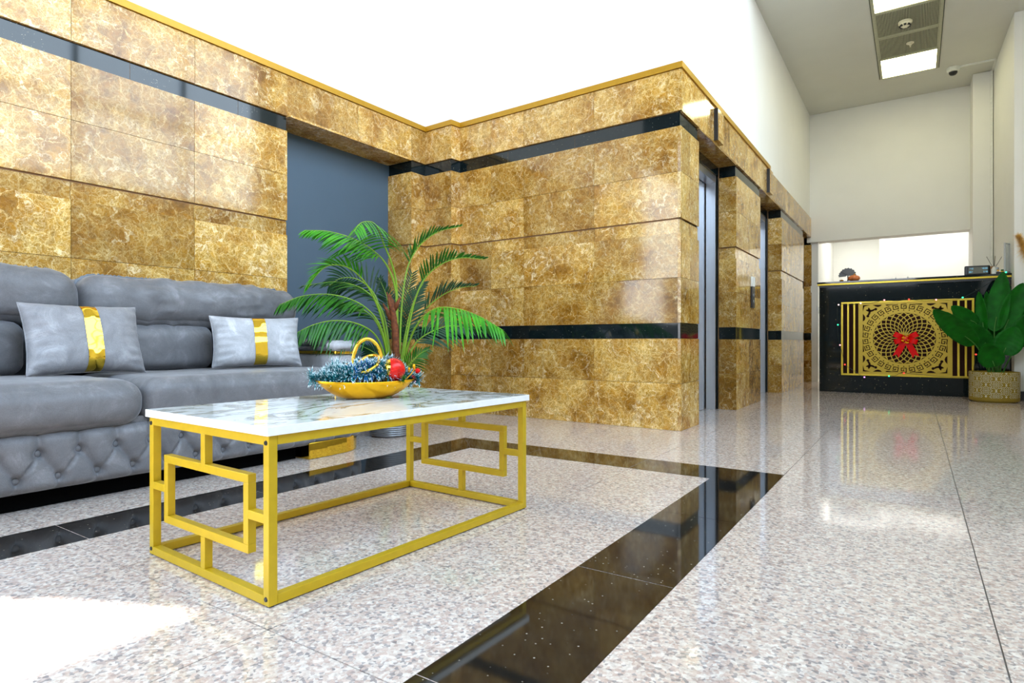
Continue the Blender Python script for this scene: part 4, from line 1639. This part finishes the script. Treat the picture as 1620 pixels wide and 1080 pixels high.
obj('fan_leaf', fan(.0, .085, .088, -.1, 2.5, .0, 0), M['greyfan'], t, bevel=.003)
obj('fan_leaf', fan(-.02, .08, .078, .8, 3.3, .014, 0), M['greyfan'], t, bevel=.003)
obj('stalk', MB().tube([(0, 0, .004), (.004, 0, .04), (0, 0, .105)], .007, 8), M['greyfan'], t, smooth=True)
obj('foot', MB().lathe([(0, 0), (.03, 0), (.03, .006), (0, .008)], 20), M['greyfan'], t, smooth='auto')
p = onZ(1331.5, 8.16)
t = thing('trinket_dish', 'tiny golden dish near the corner of the counter', 'dish', tuple(p))
obj('dish', MB().lathe([(0, 0), (.016, 0), (.024, .018), (.022, .018), (.014, .004), (0, .004)], 24), M['satin'], t, smooth='auto')
obj('knob', MB().sphere((0, 0, .014), .011, 12, 8), M['satin'], t, smooth=True)
for px_, lab in ((1417, 'small clear glass bottle top showing over the counter, nearer the pumpkin'), (1436, 'small clear glass bottle top showing over the counter, nearer the clock')):
    p = onZ(px_, 8.45)
    t = thing('glass_bottle', lab, 'bottle', tuple(p), group='little bottles on the counter')
    obj('bottle_body', MB().lathe([(0, 0), (.014, 0), (.014, .02), (.007, .028), (.007, .038), (0, .038)], 16), M['glassgrey'], t, smooth='auto')
    obj('stopper', MB().lathe([(.0085, .0385), (.0085, .047), (0, .048)], 16), M['whiteplastic'], t, smooth='auto')

# ------------------------------------------------------------------ broad leaved plant
BD = 6.05
pb = Vector((.655, 7.70, 0))
plant = thing('potted_plant', 'broad leaved green plant in a gold pot with white medallions beside the counter', 'plant', tuple(pb))
R_ = .203
w = MB()
w.lathe([(0, .008), (R_ - .012, .008), (R_ - .003, .016), (R_, .03), (R_, .296), (R_ - .004, .30), (R_ - .018, .30), (R_ - .02, .25), (0, .25)], 64, 0)
w.lathe([(0, .0), (R_ - .03, 0), (R_ - .03, .0085)], 40, 0)


def cylp(u, z, o=.0012):
    a = u / R_
    return Vector(((R_ + o) * math.cos(a), (R_ + o) * math.sin(a), z))


def cstrip(pts, wd, closed=False):
    n_ = len(pts)
    L_, Rr = [], []
    for i in range(n_):
        if closed:
            A, B = pts[i - 1], pts[(i + 1) % n_]
        else:
            A, B = pts[max(i - 1, 0)], pts[min(i + 1, n_ - 1)]
        d = Vector((B[0] - A[0], B[1] - A[1])).normalized()
        nn = Vector((-d.y, d.x)) * wd / 2
        L_.append(w.vert(cylp(pts[i][0] + nn.x, max(.045, min(.295, pts[i][1] + nn.y)))))
        Rr.append(w.vert(cylp(pts[i][0] - nn.x, max(.045, min(.295, pts[i][1] - nn.y)))))
    for i in range(n_ if closed else n_ - 1):
        j = (i + 1) % n_
        w.face((L_[i], Rr[i], Rr[j], L_[j]), 1)


circ = 2 * PI * R_
NC = 16
du = circ / NC
for i in range(NC):
    for j in range(0, 5):
        u0, z0_ = i * du, .06 + j * .058
        if (i + j) % 2 == 0:
            rr_ = .044
            cstrip([(u0 + rr_ * (1 + .13 * math.cos(8 * t * 2 * PI / 48)) * math.cos(t * 2 * PI / 48), z0_ + rr_ * .92 * (1 + .13 * math.cos(8 * t * 2 * PI / 48)) * math.sin(t * 2 * PI / 48)) for t in range(48)], .0036, True)
            cstrip([(u0 - .036, z0_), (u0, z0_), (u0 + .036, z0_)], .003)
            cstrip([(u0, z0_ - .034), (u0, z0_), (u0, z0_ + .034)], .003)
            for sx in (-1, 1):
                for sz in (-1, 1):
                    cstrip([(u0 + sx * (.017 + .008 * math.cos(t * PI / 3)), z0_ + sz * (.016 + .008 * math.sin(t * PI / 3))) for t in range(6)], .003, True)
        else:
            for sg in ((1, 0), (0, 1)):
                cstrip([(u0 - .009 * sg[0], z0_ - .009 * sg[1]), (u0, z0_), (u0 + .009 * sg[0], z0_ + .009 * sg[1])], .007)
obj('pot', w, [M['potgold'], M['medallion']], plant, smooth='auto')
obj('soil', MB().lathe([(0, .262), (R_ - .03, .258), (R_ - .019, .252)][::-1], 32), M['soil'], plant, smooth=True)


def leaf(bx, by, tx, ty, wpx, db, dt, twist=0.0, bend=.06, fold=.25, sb=None):
    A, B = at(bx, by, BD + db), at(tx, ty, BD + dt)
    Lf = (B - A).length
    T = (B - A).normalized()
    view = ((A + B) / 2 - Vector((0, 0, CAMH))).normalized()
    S = T.cross(view).normalized()
    Nn = S.cross(T).normalized()
    S = (S * math.cos(twist) + Nn * math.sin(twist)).normalized()
    Nn = T.cross(S).normalized()
    hw = wpx * BD / F / 2
    mb = MB()
    nu, nv = 26, 9
    rows = []
    for i in range(nu + 1):
        s = i / nu
        c = A + T * (Lf * s) + Nn * (-bend * Lf * math.sin(PI * s * .9) * 1.0)
        wv = hw * (math.sin(PI * min(1, (s * .94 + .06)) ** .85) ** .62) if s < 1 else .002
        if s < .06:
            wv = hw * (s / .06) ** .6 * math.sin(PI * .1) ** .3 * .75 + .002
        row = []
        for j in range(nv):
            v = j / (nv - 1) * 2 - 1
            rip = .004 * math.sin(s * 46 + abs(v) * 6) * abs(v)
            row.append(mb.vert(c + S * (wv * v) + Nn * (fold * wv * (abs(v) ** 1.3) + rip) - pb))
        rows.append(row)
    for i in range(nu):
        for j in range(nv - 1):
            mb.face((rows[i][j], rows[i][j + 1], rows[i + 1][j + 1], rows[i + 1][j]), 0)
    mid_ = [A + T * (Lf * s / 10) + Nn * (-bend * Lf * math.sin(PI * s / 10 * .9) - .002) - pb for s in range(11)]
    o = obj('leaf', mb, [M['broad']], plant, smooth=True)
    so_ = o.modifiers.new('thickness', 'SOLIDIFY')
    so_.thickness = .0016
    sx_ = sb or 1577
    base = at(sx_, 592, BD)
    base.z = .25
    md = (base + A) / 2 + Vector((0, 0, .04))
    st = MB().tube([p_ - pb for p_ in cat([base, md, A, A + T * Lf * .25], 14)], [.008 - .0003 * q for q in range(15)], 7)
    st.tube(mid_, [.0045 - .00035 * q for q in range(11)], 5)
    obj('stalk', st, M['broadrib'], o, smooth=True)


leaf(1543, 545, 1477, 490, 31, -.10, -.30, .2, .05, sb=1566)
leaf(1546, 514, 1505, 484, 24, .10, .12, -.2, sb=1568)
leaf(1557, 526, 1548, 461, 18, .05, .08, .5, .03, sb=1572)
leaf(1565, 528, 1561, 461, 17, .14, .18, -.4, .03, sb=1576)
leaf(1573, 525, 1587, 429, 31, -.02, .02, .15, .04, sb=1577)
leaf(1588, 524, 1619, 447, 33, -.06, -.10, -.2, .05, sb=1582)
leaf(1612, 548, 1642, 490, 40, -.14, -.24, -.1, .06, sb=1584)
leaf(1586, 561, 1608, 516, 37, -.12, -.20, 0, .05, sb=1580)
leaf(1574, 580, 1559, 543, 33, -.16, -.22, 0, .08, sb=1576)
leaf(1565, 552, 1539, 512, 27, .02, .05, .1, .05, sb=1572)
leaf(1580, 545, 1574, 505, 24, .16, .2, .1, .05, sb=1578)

# ------------------------------------------------------------------ pampas plume in a tall vase (vase out of the picture)
vp = at(1664, 640, 5.75)
vp.z = 0
t = thing('pampas_vase', 'orange pampas plume bending in from a tall vase by the bright wall', 'vase', tuple(vp))
obj('vase', MB().lathe([(0, .001), (.07, .001), (.09, .1), (.085, .35), (.05, .55), (.06, .62), (.05, .62), (.04, .55), (0, .5)], 32), M['whiteplastic'], t, smooth='auto')
axp = cat([vp + Vector((0, 0, .55)), at(1660, 480, 5.75), at(1650, 446, 5.72), at(1632, 420, 5.68), at(1622, 396, 5.64), at(1611, 373, 5.6)], 40)
obj('stem', MB().tube([p - vp for p in axp], .003, 6), M['pampaspale'], t, smooth=True)
mb = MB()
random.seed(9)
for q in range(3200):
    s = random.uniform(.55, 1)
    i = min(39, int(s * 40))
    p = axp[i].lerp(axp[i + 1], s * 40 - i)
    T = (axp[i + 1] - axp[i]).normalized()
    d = (T * 1.1 + Vector((random.gauss(0, .8), random.gauss(0, .8), random.gauss(0, .8)))).normalized()
    L = random.uniform(.05, .10) * (1.1 - .4 * abs(s - .75) / .25)
    sd = d.cross(Vector((.2, .4, 1))).normalized() * .0012
    e = p + d * L - Vector((0, 0, .25 * L))
    mb.face([mb.vert(p - sd - vp), mb.vert(p + sd - vp), mb.vert(e - vp)], 1 if s < .72 and random.random() < .75 else 0)
obj('plume', mb, [M['pampas'], M['pampaspale']], t)

# ------------------------------------------------------------------ light
wd = D.worlds.new('sky')
SC.world = wd
wd.use_nodes = True
nt = wd.node_tree
bg = nt.nodes['Background']
tc = N(nt, 'ShaderNodeTexCoord')
sp_ = N(nt, 'ShaderNodeSeparateXYZ')
nt.links.new(tc.outputs['Generated'], sp_.inputs['Vector'])
r = ramp(nt, [(0.47, (0.20, 0.21, 0.22)), (0.51, (0.94, 0.96, 1.0)), (0.62, (0.74, 0.87, 1.0)), (1.0, (0.42, 0.68, 1.0))])
mr = N(nt, 'ShaderNodeMapRange')
mr.inputs['From Min'].default_value = -1
mr.inputs['From Max'].default_value = 1
nt.links.new(sp_.outputs['Z'], mr.inputs['Value'])
nt.links.new(mr.outputs['Result'], r.inputs['Fac'])
nt.links.new(r.outputs['Color'], bg.inputs['Color'])
bg.inputs['Strength'].default_value = 7.3


def arealight(name, loc, rot, sx, sy, power=0, col=(1, 1, 1), portal=False):
    l = D.lights.new(name, 'AREA')
    l.shape = 'RECTANGLE'
    l.size, l.size_y = sx, sy
    l.energy = power
    l.color = col
    if portal:
        l.cycles.is_portal = True
    o = D.objects.new(name, l)
    o.location = loc
    o.rotation_euler = rot
    COL.objects.link(o)
    return o


arealight('portal_back', (-1.8, -2.7, 2.1), (PI / 2, 0, 0), 3.7, 4.2, portal=True)
arealight('portal_side', (-3.75, -1.46, 1.95), (0, -PI / 2, 0), 2.1, 2.28, portal=True)
arealight('portal_high', (RX + .1, 1.6, 4.4), (0, PI / 2, 0), 3.6, 7.6, portal=True)
su = D.lights.new('sun', 'SUN')
su.energy = 22
su.angle = math.radians(1.0)
su.color = (1.0, .95, .88)
so_ = D.objects.new('sun', su)
hd = Vector((.451, .198, 0)).normalized()
elev = math.atan2(3.0, (-1.281 + 3.62) / hd.x)
sd_ = Vector((hd.x * math.cos(elev), hd.y * math.cos(elev), -math.sin(elev)))
so_.rotation_euler = sd_.to_track_quat('-Z', 'Y').to_euler()
so_.location = (-6, -3, 6)
COL.objects.link(so_)
for x, y, l_ in ((.3, 11.0, 'square ceiling light out of view in the bright room behind the counter'), (-.85, 11.4, 'added unseen light panel that brightens the back room near the lifts')):  # unseen panels; the second is added to brighten the room's left part
    t = D.objects.new('unseen_lamp', None)
    COL.objects.link(t)
    t.location = (x, y, 2.49)
    tag(t, kind='structure')
    obj('diffuser', MB().box((-.35, -.3, -.02), (.35, .3, 0)), emit('unseen_lamp_glow', (1, .99, .95), 8.5), t)
    obj('frame', MB().box((-.37, -.32, -.01), (.37, .32, 0.008)), M['whiteplastic'], t)

SC.view_settings.view_transform = 'Standard'
SC.view_settings.look = 'None'
SC.view_settings.gamma = 1
SC.view_settings.exposure = 0.28
try:
    SC.view_settings.use_curve_mapping = False
except Exception:
    pass
SC.cycles.max_bounces = 8
SC.cycles.diffuse_bounces = 5
SC.cycles.glossy_bounces = 4
SC.cycles.caustics_reflective = False
SC.cycles.caustics_refractive = False
SC.cycles.sample_clamp_indirect = 6
SC.cycles.use_denoising = True
bpy.context.view_layer.update()
